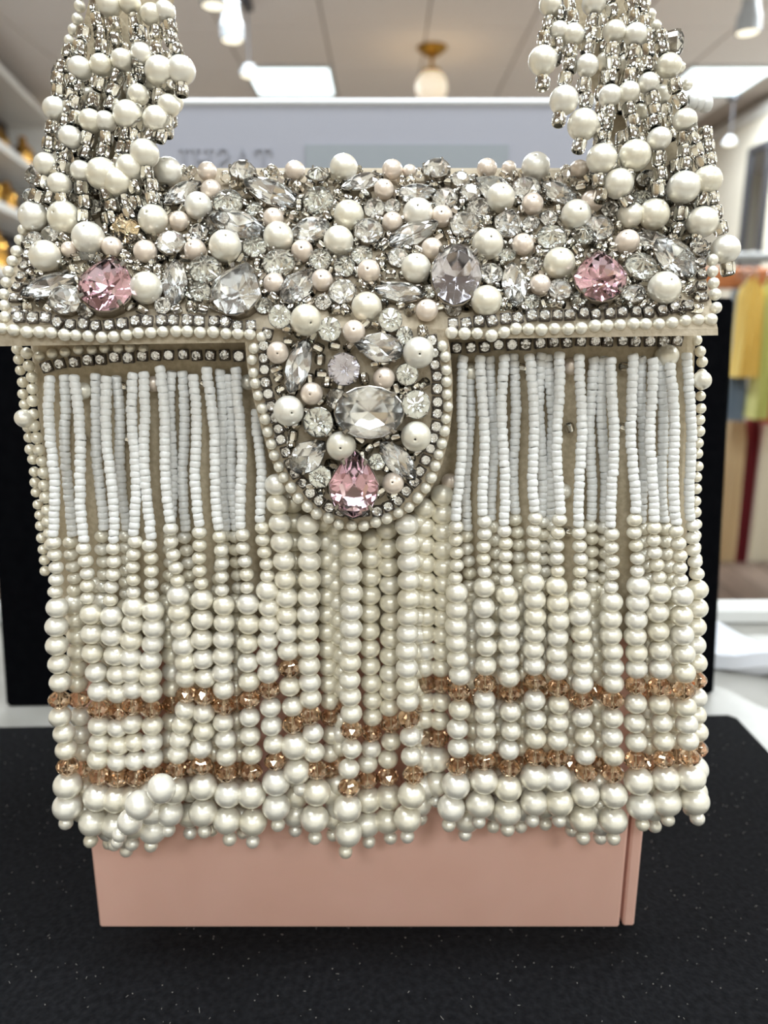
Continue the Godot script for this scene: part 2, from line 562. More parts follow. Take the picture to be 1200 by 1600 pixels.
# ---------------------------------------------------------------- the shop round the counter
func shell() -> void:
	var box := func(called: String, lo: Vector3, hi: Vector3, m: Material) -> MeshInstance3D:
		var o := part(called, slab((lo + hi) / 2.0, hi - lo, 0.0, m), self)
		o.set_meta("kind", "structure")
		return o
	var fl = box.call("floor", Vector3(-3.6, -0.1, -8.6), Vector3(3.0, -0.012, 3.2), M["black grout"])
	var ce = box.call("ceiling", Vector3(-3.6, 2.765, -8.6), Vector3(3.0, 2.9, 3.2), M["ceiling slab paint"])
	box.call("wall_left", Vector3(-3.0, -0.1, -8.6), Vector3(-2.9, 2.9, 3.2), M["warm plaster"])
	box.call("wall_right", Vector3(2.8, -0.1, -8.6), Vector3(2.9, 2.9, 3.2), M["plaster"])
	box.call("wall_back", Vector3(-3.6, -0.1, -8.6), Vector3(3.0, 2.9, -8.5), M["plaster"])
	box.call("wall_front", Vector3(-3.6, -0.1, 3.1), Vector3(3.0, 2.9, 3.2), M["plaster"])
	var panels := []
	for x in [-0.62, 2.24]:
		for z in [-5.35, -3.5, -1.65, 0.2, 2.05]: panels.append(Vector2(x, z))
	for z in [0.2, 2.05]: panels.append(Vector2(0.524, z))
	# ceiling tiles, with the panel lights let into the grid
	var tile := slab(Vector3.ZERO, Vector3(0.563, 0.015, 0.608), 0.004, M["ceiling tile"])
	for i in 11:
		for k in 14:
			var c := Vector2(-0.62 + 0.572 * (i - 5), -5.35 + 0.6167 * (k - 5))
			var hit := false
			for p in panels: hit = hit or (absf(p.x - c.x) < 0.3 and absf(p.y - c.y) < 0.3)
			if hit or c.x < -2.85: continue
			part("tile", tile, ce, Transform3D(Basis(), Vector3(c.x, 2.7575, c.y)))
	for i in 15:
		for k in 4:
			part("plank", slab(Vector3.ZERO, Vector3(0.146, 0.012, 1.196), 0.002, M["floor wood %d" % ((i * 7 + k * 5) % 3)]), fl, Transform3D(Basis(), Vector3(0.72 + 0.15 * i, -0.006, -5.6 + 1.2 * k + 0.4 * (i % 3))))
	var st := new_st()
	block(st, Vector3(2.79, 0.06, -2.7), Vector3(0.02, 0.12, 11.6), 0.004)
	tag(part("baseboard_right", done(st, M["white laminate"]), self), "", "", "", "structure")
	st = new_st()
	block(st, Vector3(2.785, 2.70, -2.7), Vector3(0.03, 0.1, 11.6), 0.01)
	tag(part("trim_1", done(st, M["white laminate"]), self), "", "", "", "structure")

func far_things() -> void:
	# mirrors on the right wall
	var mirror := func(z: float, wide: float, y0: float, y1: float, label: String) -> void:
		var o := base("wall_mirror", Vector3(2.795, y0, z))
		var h := y1 - y0
		var st := new_st()
		for s in [-1.0, 1.0]:
			block(st, Vector3(-0.015, h / 2, s * wide / 2), Vector3(0.035, h, 0.05), 0.006)
			block(st, Vector3(-0.015, h / 2 + s * (h / 2 - 0.025), 0), Vector3(0.035, 0.05, wide - 0.05), 0.006)
		part("frame", done(st, M["dark frame"]), o)
		part("glass", slab(Vector3(-0.008, h / 2, 0), Vector3(0.01, h - 0.1, wide - 0.06), 0.0, M["mirror glass"]), o)
		tag(o, label, "mirror")
	mirror.call(-5.75, 0.3, 1.55, 2.45, "narrow dark framed mirror on the cream wall, beside the small far spotlight")
	mirror.call(-5.0, 0.34, 1.3, 2.3, "dark framed mirror on the cream wall above the clothes rail")
	# clothes rail
	var rack := base("clothes_rack", Vector3(1.95, 0, -3.05))
	var st := new_st()
	tube(st, [Vector3(-0.75, 1.42, 0), Vector3(0.8, 1.42, 0)], 0.022, 12)
	part("rail", done(st, M["grey rail"]), rack)
	for s in [-1.0, 1.0]:
		st = new_st()
		tube(st, [Vector3(s * 0.72, 0.0, 0), Vector3(s * 0.72, 1.42, 0)], 0.016, 10)
		part("post", done(st, M["grey rail"]), rack)
		st = new_st()
		block(st, Vector3(s * 0.72, 0.02, 0), Vector3(0.05, 0.04, 0.5), 0.008)
		part("foot", done(st, M["grey rail"]), rack)
	part("top_shelf", slab(Vector3(0.02, 1.345, -0.14), Vector3(1.5, 0.09, 0.05), 0.01, mat("orange board", Color(0.80, 0.50, 0.30), 0.6)), rack)
	tag(rack, "grey clothes rail with an orange board, standing beyond the black display board", "clothes rack")
	var cloth := [
		["blouse", 1.552, 0.085, 0.42, Color(0.95, 0.84, 0.50), "bright yellow top hanging first on the clothes rail beside the black board"],
		["blouse", 1.632, 0.055, 0.60, Color(0.87, 0.87, 0.58), "lime green top hanging on the clothes rail between yellow and red tops"],
		["blouse", 1.715, 0.085, 0.62, Color(0.80, 0.30, 0.26), "red top hanging on the clothes rail beside the lime green top"],
		["blouse", 1.83, 0.10, 0.60, Color(0.93, 0.58, 0.30), "orange top hanging on the clothes rail past the red top"],
	]
	for g in cloth:
		garment(g[0], Vector3(g[1], 1.398, -3.05), g[2], g[3], g[4], g[5])
	garment("blouse", Vector3(1.56, 1.398, -3.15), 0.085, 0.62, Color(0.58, 0.64, 0.70), "blue grey top on the clothes rail, showing below the yellow top")
	var low := base("low_clothes_rail", Vector3(1.95, 0, -3.35))
	st = new_st()
	tube(st, [Vector3(-0.75, 0.84, 0), Vector3(0.8, 0.84, 0)], 0.02, 12)
	part("rail", done(st, M["grey rail"]), low)
	for s in [-1.0, 1.0]:
		st = new_st()
		tube(st, [Vector3(s * 0.73, 0.0, 0), Vector3(s * 0.73, 0.84, 0)], 0.016, 10)
		part("post", done(st, M["grey rail"]), low)
	tag(low, "low grey rail behind the clothes rack, holding the long trousers and skirts", "clothes rail")
	var longs := [
		["trousers", 1.685, 0.10, 0.80, Color(0.86, 0.77, 0.62), "beige trousers on the low rail, beside the black board edge"],
		["skirt", 1.775, 0.05, 0.80, Color(0.52, 0.16, 0.19), "dark red skirt on the low rail next to the beige trousers"],
		["dress", 1.87, 0.11, 0.80, Color(0.92, 0.89, 0.82), "cream dress on the low rail past the dark red skirt"],
	]
	for g in longs:
		garment(g[0], Vector3(g[1], 0.825, -3.35), g[2], minf(g[3], 0.80), g[4], g[5])
	# shelves with jewellery along the left
	var unit := base("wall_shelf_unit", Vector3(-2.27, 0, -3.95), deg_to_rad(10.0))
	part("back_panel", slab(Vector3(-0.17, 1.3, 0), Vector3(0.03, 2.6, 3.6), 0.004, M["shelf back"]), unit)
	var heights := [0.70, 1.06, 1.44, 1.80, 2.14, 2.58]
	for y in heights:
		part("shelf", slab(Vector3(0.0, y, 0), Vector3(0.34, 0.05, 3.6), 0.006, M["white laminate"]), unit)
	for s in [-1.0, 1.0]:
		part("side_panel", slab(Vector3(0, 1.305, s * 1.8), Vector3(0.34, 2.61, 0.03), 0.004, M["white laminate"]), unit)
	tag(unit, "white shelf unit full of gold jewellery, along the wall beside the bag", "shelf unit")
	var words := ["gold", "black", "brass"]
	var at_z := [-0.2, -0.55, -0.95, -1.4]
	var names := ["lowest", "second lowest", "middle", "second highest", "highest"]
	for r in 5:
		for k in 4:
			var y: float = heights[r] + 0.025
			var p := unit.transform * Vector3(rng.randf_range(-0.02, 0.06), y, at_z[k] + rng.randf_range(-0.03, 0.03))
			var which := (r + k * 2) % 3
			jewel_stand(p, which, rng.randf_range(0.17, 0.24), "%s necklace bust, %s on the %s shelf of the white unit" % [["gold draped dark", "all gold", "small brass"][which], ["nearest", "second", "third", "farthest"][k], names[r]], "necklace busts on the %s shelf" % names[r])
	# gold ceiling lamp with a glowing globe
	var top := on_y(675, 74, 2.75)
	var lamp := base("globe_ceiling_lamp", top)
	st = new_st()
	lathe(st, [Vector2(0.0, -0.05), Vector2(0.03, -0.05), Vector2(0.055, -0.035), Vector2(0.085, -0.012), Vector2(0.09, 0.0), Vector2(0.0, 0.0)], 24)
	part("ceiling_plate", done(st, M["brass"]), lamp)
	st = new_st()
	tube(st, [Vector3(0, -0.03, 0), Vector3(0, -0.13, 0)], 0.012)
	lathe(st, [Vector2(0.0, -0.145), Vector2(0.05, -0.14), Vector2(0.055, -0.12), Vector2(0.0, -0.11)], 20)
	part("stem", done(st, M["brass"]), lamp)
	var globe := SphereMesh.new()
	globe.radius = 0.095; globe.height = 0.19
	globe.material = M["globe glow"]
	part("globe", globe, lamp, Transform3D(Basis(), Vector3(0, -0.215, 0)))
	tag(lamp, "glowing round lamp on a gold plate, hanging from the ceiling above the sign", "ceiling lamp")
	var l := OmniLight3D.new()
	l.name = "globe_light"
	l.light_color = Color(1.0, 0.83, 0.58)
	l.light_energy = 0.07
	l.omni_range = 12.0; l.omni_attenuation = 2.0; l.light_size = 0.09
	l.shadow_enabled = true
	add_child(l, true)
	l.position = top + Vector3(0, -0.215, 0)

func garment(called: String, at: Vector3, wide: float, tall: float, c: Color, label: String) -> void:
	var o := base(called, at)
	var m := mat(called + label.left(9), c, 0.85)
	var st := new_st()
	var n := 20
	var rows := 10
	var grid := []
	for j in rows + 1:
		var v := float(j) / rows
		var w := wide * (0.55 + 0.45 * minf(1.0, v * 5.0)) * (1.0 + 0.18 * v)
		var row := []
		for i in n + 1:
			var u := float(i) / n - 0.5
			var y := -0.05 - tall * v - (0.05 * absf(u) * 2.0 if j == 0 else 0.0)
			row.append(Vector3(u * w, y, 0.028 + 0.022 * sin(u * 22.0 + v * 1.3 + at.x * 9.0) * (0.3 + v)))
		grid.append(row)
	for j in rows:
		for i in n:
			var q := [grid[j][i], grid[j][i + 1], grid[j + 1][i + 1], grid[j + 1][i]]
			quad(st, q[0], q[1], q[2], q[3], Vector3(0, 0, 1))
			var b := []
			for p in q: b.append(Vector3(p.x, p.y, -p.z))
			quad(st, b[0], b[1], b[2], b[3], Vector3(0, 0, -1))
	for j in rows:
		for e in [0, n]:
			var a: Vector3 = grid[j][e]
			var b: Vector3 = grid[j + 1][e]
			quad(st, a, b, Vector3(b.x, b.y, -b.z), Vector3(a.x, a.y, -a.z), Vector3(a.x, 0, 0))
	part("cloth", done(st, m), o)
	st = new_st()
	tube(st, [Vector3(-wide * 0.3, -0.055, 0), Vector3(0, -0.02, 0), Vector3(0, 0.0, 0), Vector3(0.018, 0.02, 0), Vector3(0.012, 0.045, 0), Vector3(-0.012, 0.045, 0)], 0.004, 6)
	tube(st, [Vector3(0, -0.02, 0), Vector3(wide * 0.3, -0.055, 0)], 0.004, 6)
	part("hanger", done(st, M["chrome"]), o)
	tag(o, label, called)

func jewel_stand(at: Vector3, which: int, tall: float, label: String, group: String) -> void:
	var o := base("necklace_bust", at)
	var s := tall
	var st := new_st()
	lathe(st, [Vector2(0.0, 0.0), Vector2(0.34 * s, 0.0), Vector2(0.36 * s, 0.05 * s), Vector2(0.2 * s, 0.12 * s), Vector2(0.30 * s, 0.45 * s), Vector2(0.27 * s, 0.66 * s), Vector2(0.12 * s, 0.8 * s), Vector2(0.11 * s, s), Vector2(0.0, s)], 14)
	part("bust", done(st, [M["dark enamel"], M["gold"], M["brass"]][which]), o)
	st = new_st()
	for k in 9:
		var a := PI * (0.1 + 0.8 * k / 8.0)
		lathe(st, [Vector2(0, -0.05 * s), Vector2(0.05 * s, 0), Vector2(0, 0.05 * s)], 6, true, Transform3D(Basis(), Vector3(0.30 * s * sin(a), 0.42 * s + 0.16 * s * absf(cos(a)), 0.30 * s * cos(a))))
	part("necklace", done(st, M["dark enamel"] if which == 1 else M["gold"]), o)
	tag(o, label, "necklace bust", group)

# ---------------------------------------------------------------- counter, pad, board, sign, box
func counter_things() -> void:
	var counter := base("counter", Vector3(0, 0, 0))
	part("cabinet", slab(Vector3(0, 0.435, -0.02), Vector3(2.4, 0.83, 0.7), 0.006, M["white laminate"]), counter)
	part("top", slab(Vector3(0, 0.868, -0.02), Vector3(2.44, 0.036, 0.76), 0.006, M["counter stone"]), counter)
	part("edge_strip", slab(Vector3(0, 0.893, -0.39), Vector3(2.44, 0.018, 0.022), 0.004, M["white laminate"]), counter)
	tag(counter, "pale grey shop counter with a raised white rear edge, under the black pad", "counter")
	# black pad: back edge at y = 1117..1137 of the photo
	var bl := on_y(-40, 1137, PAD)
	var br := on_y(1147, 1117, PAD)
	var zb := (bl.z + br.z) / 2.0
	var pad := base("velvet_pad", Vector3(0, 0.886, 0))
	var x1 := br.x
	var x0 := -0.36
	var zf := 0.14
	var pad_st := new_st()
	var zl := lerpf(bl.z, br.z, (x0 - bl.x) / (br.x - bl.x))
	prism(pad_st, PackedVector2Array([Vector2(x0, -zl), Vector2(x1 - 0.004, -br.z), Vector2(x1, -br.z - 0.004), Vector2(x1 + 0.006, -zf), Vector2(x0, -zf)]), 0.0, 0.014, Transform3D(Basis(Vector3.RIGHT, -PI / 2.0), Vector3.ZERO))
	part("pad_body", done(pad_st, M["black velvet"]), pad)
	var fibre := new_st()
	block(fibre, Vector3.ZERO, Vector3(1, 0.16, 0.16), 0.0)
	var mm := MultiMesh.new()
	mm.transform_format = MultiMesh.TRANSFORM_3D
	mm.mesh = done(fibre, M["lint"])
	mm.instance_count = 2200
	for i in 2200:
		var s := rng.randf()
		var len := lerpf(0.0003, 0.0012, s * s * s)
		if i < 12: len = 0.0018
		var B := Basis(Vector3.UP, rng.randf_range(0, TAU)) * Basis(Vector3(0, 0, 1), rng.randf_range(-0.4, 0.4))
		mm.set_instance_transform(i, Transform3D(B.scaled_local(Vector3(len, 0.0006, 0.0006) if i % 3 else Vector3(0.0003, 0.0012, 0.0016)), Vector3(rng.randf_range(x0, x1), 0.0143, rng.randf_range(maxf(zl, br.z) + 0.002, zf))))
	var lint := MultiMeshInstance3D.new()
	lint.name = "lint"
	lint.multimesh = mm
	lint.set_meta("kind", "stuff")
	pad.add_child(lint, true)
	tag(pad, "flat black velvet pad flecked with lint, under the pink box", "display pad")
	# upright board behind
	var b0 := on_y(8, 1106, 0.886)
	var b1 := on_y(1117, 1086, 0.886)
	var zd := (b0.z + b1.z) / 2.0
	var bw := b0.distance_to(b1)
	var lean := deg_to_rad(7.0)
	var tall := 0.276
	var board := base("display_board", Vector3((b0.x + b1.x) / 2.0, 0.886, zd), -atan2(b1.z - b0.z, b1.x - b0.x))
	var B2 := Basis(Vector3.RIGHT, -lean)
	var st := new_st()
	block(st, B2 * Vector3(0, tall / 2.0, -0.006), Vector3(bw, tall, 0.012), 0.0025, B2)
	part("panel", done(st, M["black board velvet"]), board)
	st = new_st()
	block(st, Vector3(0, 0.115, -0.055), Vector3(0.09, 0.23, 0.006), 0.001, Basis(Vector3.RIGHT, 0.22))
	part("strut", done(st, M["black board velvet"]), board)
	tag(board, "black velvet display board leaning upright behind the bag", "display board")
	# acrylic sign seen from the back, its print reversed
	var zs := -0.335
	var t0 := on_z(215, 160, zs)
	var t1 := on_z(965, 152, zs)
	var sign_w := t1.x - t0.x
	var sign_h := t0.y - 0.886
	var s := base("acrylic_sign", Vector3((t0.x + t1.x) / 2.0, 0.886, zs))
	part("sheet", slab(Vector3(0, sign_h / 2.0, -0.003), Vector3(sign_w, sign_h - 0.004, 0.006), 0.0, M["frosted acrylic"]), s)
	st = new_st()
	block(st, Vector3(0, sign_h, -0.003), Vector3(sign_w + 0.003, 0.006, 0.009), 0.0025)
	part("polished_edge", done(st, M["acrylic edge"]), s)
	var q0 := on_z(477, 226, zs + 0.0006)
	var q1 := on_z(792, 300, zs + 0.0006)
	part("label", slab((q0 + q1) / 2.0 - s.position, Vector3(q1.x - q0.x, q0.y - q1.y, 0.0008), 0.0, M["grey label"]), s)
	var text := TextMesh.new()
	text.text = "TASHI"
	var font := SystemFont.new()
	font.font_names = PackedStringArray(["Droid Serif"])
	text.font = font
	text.font_size = 64
	text.pixel_size = 0.022 / 64.0
	text.depth = 0.0008
	text.material = M["grey print"]
	var tc := on_z(353, 252, zs + 0.0006)
	part("lettering", text, s, Transform3D(Basis(Vector3.UP, PI).scaled(Vector3(1.0, 1.0, 1.0)), tc - s.position))
	part("foot", slab(Vector3(0, 0.006, -0.003), Vector3(sign_w * 0.8, 0.012, 0.06), 0.002, M["acrylic edge"]), s)
	tag(s, "pale lavender acrylic sign standing behind the bag, its lettering reversed", "sign")
	# crumpled white paper at the right
	var pc := on_y(1205, 1040, 0.889)
	var paper := new_st()
	var n := 12
	var g := []
	for j in n + 1:
		var row := []
		for i in n + 1:
			var u := float(i) / n - 0.5; var v := float(j) / n - 0.5
			row.append(Vector3(u * 0.12 + 0.03 * v, 0.012 + 0.006 * sin(u * 9.0 + v * 4.0) + 0.005 * sin(v * 13.0 - u * 5.0), v * 0.045))
		g.append(row)
	for j in n:
		for i in n:
			quad(paper, g[j][i], g[j][i + 1], g[j + 1][i + 1], g[j + 1][i], Vector3.UP)
			var d := Vector3(0, -0.0112, 0)
			quad(paper, g[j][i] + d, g[j][i + 1] + d, g[j + 1][i + 1] + d, g[j + 1][i] + d, Vector3.DOWN)
	for i in n:
		var d := Vector3(0, -0.0112, 0)
		for e in [0, n]:
			quad(paper, g[e][i], g[e][i + 1], g[e][i + 1] + d, g[e][i] + d, Vector3(0, 0, e - 1))
			quad(paper, g[i][e], g[i + 1][e], g[i + 1][e] + d, g[i][e] + d, Vector3(e - 1, 0, 0))
	var po := part("folded_cloth", done(paper, M["white paper"]), self, Transform3D(Basis(Vector3.UP, -0.5), pc))
	tag(po, "folded white cloth lying on the counter beyond the pad corner", "cloth")

const BOX_Z := -0.022
func gift_box() -> void:
	var a := on_z(155, 1446, BOX_Z)
	var b := on_z(992, 1451, BOX_Z)
	var h := 0.1325
	var w := b.x - a.x
	var d := 0.088
	var o := base("gift_box", Vector3((a.x + b.x) / 2.0, PAD, BOX_Z - d / 2.0))
	var lip := 0.0048
	part("body", slab(Vector3(-lip / 2.0 - 0.0008, h / 2.0, 0), Vector3(w - lip - 0.0016, h, d), 0.0009, M["pink board"]), o)
	part("lid", slab(Vector3(w / 2.0 - lip / 2.0, h / 2.0, -0.0004), Vector3(lip, h, d - 0.0008), 0.0008, M["pink board"]), o)
	part("hinge_strip", slab(Vector3(w / 2.0 - lip - 0.0008, h / 2.0, -0.003), Vector3(0.0018, h - 0.001, d - 0.006), 0.0, M["pale board core"]), o)
	tag(o, "pink cardboard box standing on the black pad, under the beaded bag", "box")

# ---------------------------------------------------------------- the handbag
const FLAP_N := Vector3(0, 0.616, 0.788)
const FLAP_P := Vector3(0, 1.1405, 0.0)
const TAB_Z := 0.0015

func flap_at(px: float, py: float, lift: float) -> Array:       # [place, normal] on the flap, lift metres proud
	if py > 520.0 or (py > 485.0 and px > 425.0 and px < 675.0):
		return [on_plane(px, py, Vector3(0, 0, TAB_Z + lift), Vector3(0, 0, 1)), Vector3(0, 0, 1)]
	var n := FLAP_N
	if py > 470.0: n = FLAP_N.lerp(Vector3(0, 0.15, 1), (py - 470.0) / 50.0).normalized()
	if py < 310.0: n = FLAP_N.lerp(Vector3(0, 0.95, 0.45), (310.0 - py) / 60.0).normalized()
	return [on_plane(px, py, FLAP_P + FLAP_N * lift, FLAP_N), n]

func facing(n: Vector3, turn: float) -> Basis:
	var x := Vector3.UP.cross(n).normalized()
	if x.length() < 0.5: x = Vector3.RIGHT
	return Basis(x, n.cross(x), n) * Basis(Vector3(0, 0, 1), turn)

func stone(parent: Node3D, called: String, key: String, px: float, py: float, w: float, h: float, deg := 0.0, wobble := 0.12) -> void:
	var s := minf(w, h)
	var q := flap_at(px, py, px_size(on_z(px, py, 0.0), s) * 0.42)
	var at: Vector3 = q[0]
	var mean: Vector3 = (q[1] * 1.0 + (EYE - at).normalized() * 0.35).normalized()
	var B := facing(mean, deg_to_rad(deg)) * tilted(wobble)
	var fore := 1.0
	var fs := px_size(at, 1.0)
	B = B.scaled_local(Vector3(w * fs, h * fs, s * fs))
	bead(called, parent, MESH[key], Transform3D(B, at), null, s)
	var long := maxf(w, h)
	var dir := Vector2(-sin(deg_to_rad(deg)), -cos(deg_to_rad(deg))) if h >= w else Vector2(cos(deg_to_rad(deg)), -sin(deg_to_rad(deg)))
	taken.append(Vector3(px, py, s * 0.5))
	if long > s * 1.3:
		for e in [-1.0, 1.0]:
			var c: Vector2 = Vector2(px, py) + dir * e * (long - s) * 0.45
			taken.append(Vector3(c.x, c.y, s * 0.38))

func flap_pearl(parent: Node3D, px: float, py: float, d: float, blush := false) -> void:
	var r := px_size(on_z(px, py, 0.0), d) * 0.5
	var q := flap_at(px, py, r * 0.95)
	var s := px_size(q[0], d)
	bead("blush_pearl" if blush else "flap_pearl", parent, MESH.big if d > 38 else MESH.pearl, Transform3D((facing(q[1], rng.randf() * TAU) * Basis(Vector3(1, 0, 0), PI / 2 + rng.randf_range(-0.5, 0.5))).scaled_local(Vector3.ONE * s * 1.02), q[0]), M["blush pearl"] if blush else pearl_mat(), d)
	taken.append(Vector3(px, py, d * 0.5))

func border(parent: Node3D, called: String, pts: Array, pitch: float, d: float, lift: float, mesh: Mesh, m: Material, z = null) -> void:
	# small pieces strung along a line of pixels
	var rest := 0.0
	for i in pts.size() - 1:
		var a: Vector2 = pts[i]
		var b: Vector2 = pts[i + 1]
		var len := a.distance_to(b)
		var t := rest
		while t < len:
			var p := a.lerp(b, t / len) + Vector2(rng.randf_range(-1.2, 1.2), rng.randf_range(-1.5, 1.5))
			var s0 := px_size(on_z(p.x, p.y, 0.0), d)
			var q := flap_at(p.x, p.y, s0 * lift) if z == null else [on_z(p.x, p.y, z), Vector3(0, 0, 1)]
			var s := px_size(q[0], d) * rng.randf_range(0.94, 1.06)
			var ang := (b - a).angle()
			bead(called, parent, mesh, Transform3D((facing(q[1], -ang) * tilted(0.15)).scaled_local(Vector3.ONE * s), q[0]), m, d)
			if z == null: taken.append(Vector3(p.x, p.y, d * 0.5))
			t += pitch
		rest = t - len

func flap_edge(py_left: float, py_right: float, z: float) -> Array:
	return [on_z(0, py_left, z).y, on_z(1122, py_right, z).y]

func handbag() -> void:
	var x0 := -0.1185
	var x1 := 0.1045
	var bz := -0.014
	var back := -0.098
	var bottom := PAD + 0.1325
	bag = base("handbag", Vector3((x0 + x1) / 2.0, bottom, (bz + back) / 2.0))
	tag(bag, "beaded evening handbag of pearls and crystals with long pearl fringe, on the pink box", "handbag")
	var off := -bag.position
	# body: suede box with rounded vertical edges, and a base
	var st := new_st()
	var r := 0.008
	var loft := []
	for level in [[bottom, on_z(80, 940, bz).x, on_z(1084, 940, bz).x], [1.150, on_z(36, 555, bz).x, on_z(1093, 555, bz).x]]:
		var ring := []
		for c in [[level[2] - r, bz - r, 0.0], [level[1] + r, bz - r, 90.0], [level[1] + r, back + r, 180.0], [level[2] - r, back + r, 270.0]]:
			for k in 5:
				var a := deg_to_rad(c[2] + 90.0 * k / 4.0)
				ring.append(Vector3(c[0] + r * cos(a), level[0], c[1] + r * sin(a)) + off)
		loft.append(ring)
	for k in 20:
		var n := (k + 1) % 20
		quad(st, loft[0][k], loft[0][n], loft[1][n], loft[1][k], (loft[0][k] + loft[0][n]) * Vector3(1, 0, 1))
		tri(st, Vector3(0, bottom, (bz + back) / 2.0) + off * Vector3(0, 1, 1), loft[0][k], loft[0][n], Vector3.DOWN)
		tri(st, Vector3(0, 1.15, (bz + back) / 2.0) + off * Vector3(0, 1, 1), loft[1][k], loft[1][n], Vector3.UP)
	part("body", done(st, M["beige suede"]), bag)
	# flap: a bent sheet of suede over the top, with the rounded tab hanging from its middle
	st = new_st()
	var ys := flap_edge(541, 524, TAB_Z)
	var fx0 := on_z(-6, 520, TAB_Z).x
	var fx1 := on_z(1124, 505, TAB_Z).x
	var out_p := [Vector2(0.0, TAB_Z), Vector2(1.1405, TAB_Z - 0.0006), Vector2(1.1665, -0.0203), Vector2(1.185, -0.0345), Vector2(1.194, -0.046), Vector2(1.197, -0.058), Vector2(1.1955, -0.094), Vector2(1.19, -0.102), Vector2(1.10, -0.105)]
	var in_p := [Vector2(0.0, TAB_Z - 0.004), Vector2(1.139, TAB_Z - 0.0045), Vector2(1.164, -0.0235), Vector2(1.182, -0.038), Vector2(1.190, -0.048), Vector2(1.193, -0.058), Vector2(1.1915, -0.092), Vector2(1.187, -0.0985), Vector2(1.10, -0.101)]
	var row := func(p: Vector2, i: int, x: float) -> Vector3:
		var y := p.x
		if i == 0: y = lerpf(ys[0], ys[1], (x - fx0) / (fx1 - fx0))
		return Vector3(x, y, p.y) + off
	for i in out_p.size() - 1:
		var steps := 8
		for k in steps:
			var xa := lerpf(fx0, fx1, float(k) / steps)
			var xb := lerpf(fx0, fx1, float(k + 1) / steps)
			var e: Vector2 = out_p[i + 1] - out_p[i] if i else Vector2(1, 0)
			var n := Vector3(0, -e.y, e.x)
			quad(st, row.call(out_p[i], i, xa), row.call(out_p[i], i, xb), row.call(out_p[i + 1], i + 1, xb), row.call(out_p[i + 1], i + 1, xa), n)
			quad(st, row.call(in_p[i], i, xa), row.call(in_p[i], i, xb), row.call(in_p[i + 1], i + 1, xb), row.call(in_p[i + 1], i + 1, xa), -n)
			if i == 0: quad(st, row.call(out_p[0], 0, xa), row.call(out_p[0], 0, xb), row.call(in_p[0], 0, xb), row.call(in_p[0], 0, xa), Vector3.DOWN)
		for s in [[fx0, -1.0], [fx1, 1.0]]:
			quad(st, row.call(out_p[i], i, s[0]), row.call(out_p[i + 1], i + 1, s[0]), row.call(in_p[i + 1], i + 1, s[0]), row.call(in_p[i], i, s[0]), Vector3(s[1], 0, 0))
	var tab := PackedVector2Array()
	for p in [[398, 515], [383, 535], [386, 570], [396, 622], [408, 668], [421, 712], [436, 746], [458, 779], [484, 802], [515, 820], [550, 829], [585, 824], [625, 809], [655, 788], [677, 758], [691, 724], [702, 680], [707, 640], [707, 590], [703, 545], [698, 515]]:
		var v := on_z(p[0], p[1], TAB_Z)
		tab.append(Vector2(v.x, v.y))
	prism(st, tab, TAB_Z - 0.004, TAB_Z + 0.0002, Transform3D(Basis(), off))
	var flap := part("flap", done(st, M["cream suede edge"]), bag)
	# --- the big stones and pearls of the flap, from the photograph
	var P := [[52, 338, 45], [100, 340, 50], [138, 372, 50], [70, 400, 48], [228, 450, 50], [239, 343, 46], [262, 268, 44], [310, 322, 42], [435, 370, 46], [529, 376, 46], [352, 385, 50], [478, 500, 48], [545, 336, 46], [653, 333, 46],
		[537, 262, 43], [650, 419, 46], [762, 381, 48], [760, 470, 48], [573, 480, 47], [837, 260, 43], [782, 309, 45], [900, 336, 46], [874, 411, 48], [1038, 450, 50], [654, 551, 48], [451, 642, 47], [650, 682, 47], [533, 697, 46], [1022, 335, 48], [985, 336, 40]]
	for p in P: flap_pearl(flap, p[0], p[1], p[2])
	var Q := [[109, 390, 26], [175, 386, 32], [227, 393, 36], [280, 345, 30], [324, 268, 30], [330, 297, 32], [461, 267, 32], [427, 341, 32], [472, 392, 34], [305, 391, 34], [428, 443, 33], [503, 438, 34], [613, 265, 32], [600, 296, 31], [613, 347, 32],
		[761, 263, 31], [690, 338, 34], [675, 388, 33], [576, 424, 36], [553, 518, 35], [667, 485, 35], [832, 319, 34], [925, 315, 35], [817, 382, 34], [980, 378, 38], [844, 445, 33], [434, 551, 34], [600, 591, 34], [487, 615, 35], [614, 755, 34], [279, 347, 28], [905, 265, 30], [640, 268, 22], [795, 262, 22]]
	for p in Q: flap_pearl(flap, p[0], p[1], p[2], true)
	for s in [[167, 442, 86, 100, -12], [938, 430, 82, 92, 2], [553, 757, 78, 106, -3]]: stone(flap, "pink_crystal", "pink", s[0], s[1], s[2], s[3], s[4], 0.04)
	stone(flap, "champagne_crystal", "champagne", 195, 355, 46, 54, 0)
	stone(flap, "smoky_crystal", "smoke", 713, 428, 78, 108, -6, 0.03)
	stone(flap, "oval_crystal", "oval", 577, 645, 108, 82, 0, 0.03)
	for s in [[370, 450, 80, 92, -14], [467, 445, 46, 74, -32], [483, 358, 46, 66, 100], [592, 543, 46, 78, 80], [482, 712, 48, 68, -48], [795, 347, 46, 54, -20], [770, 292, 44, 64, 60]]: stone(flap, "teardrop_crystal", "teardrop", s[0], s[1], s[2], s[3], s[4])
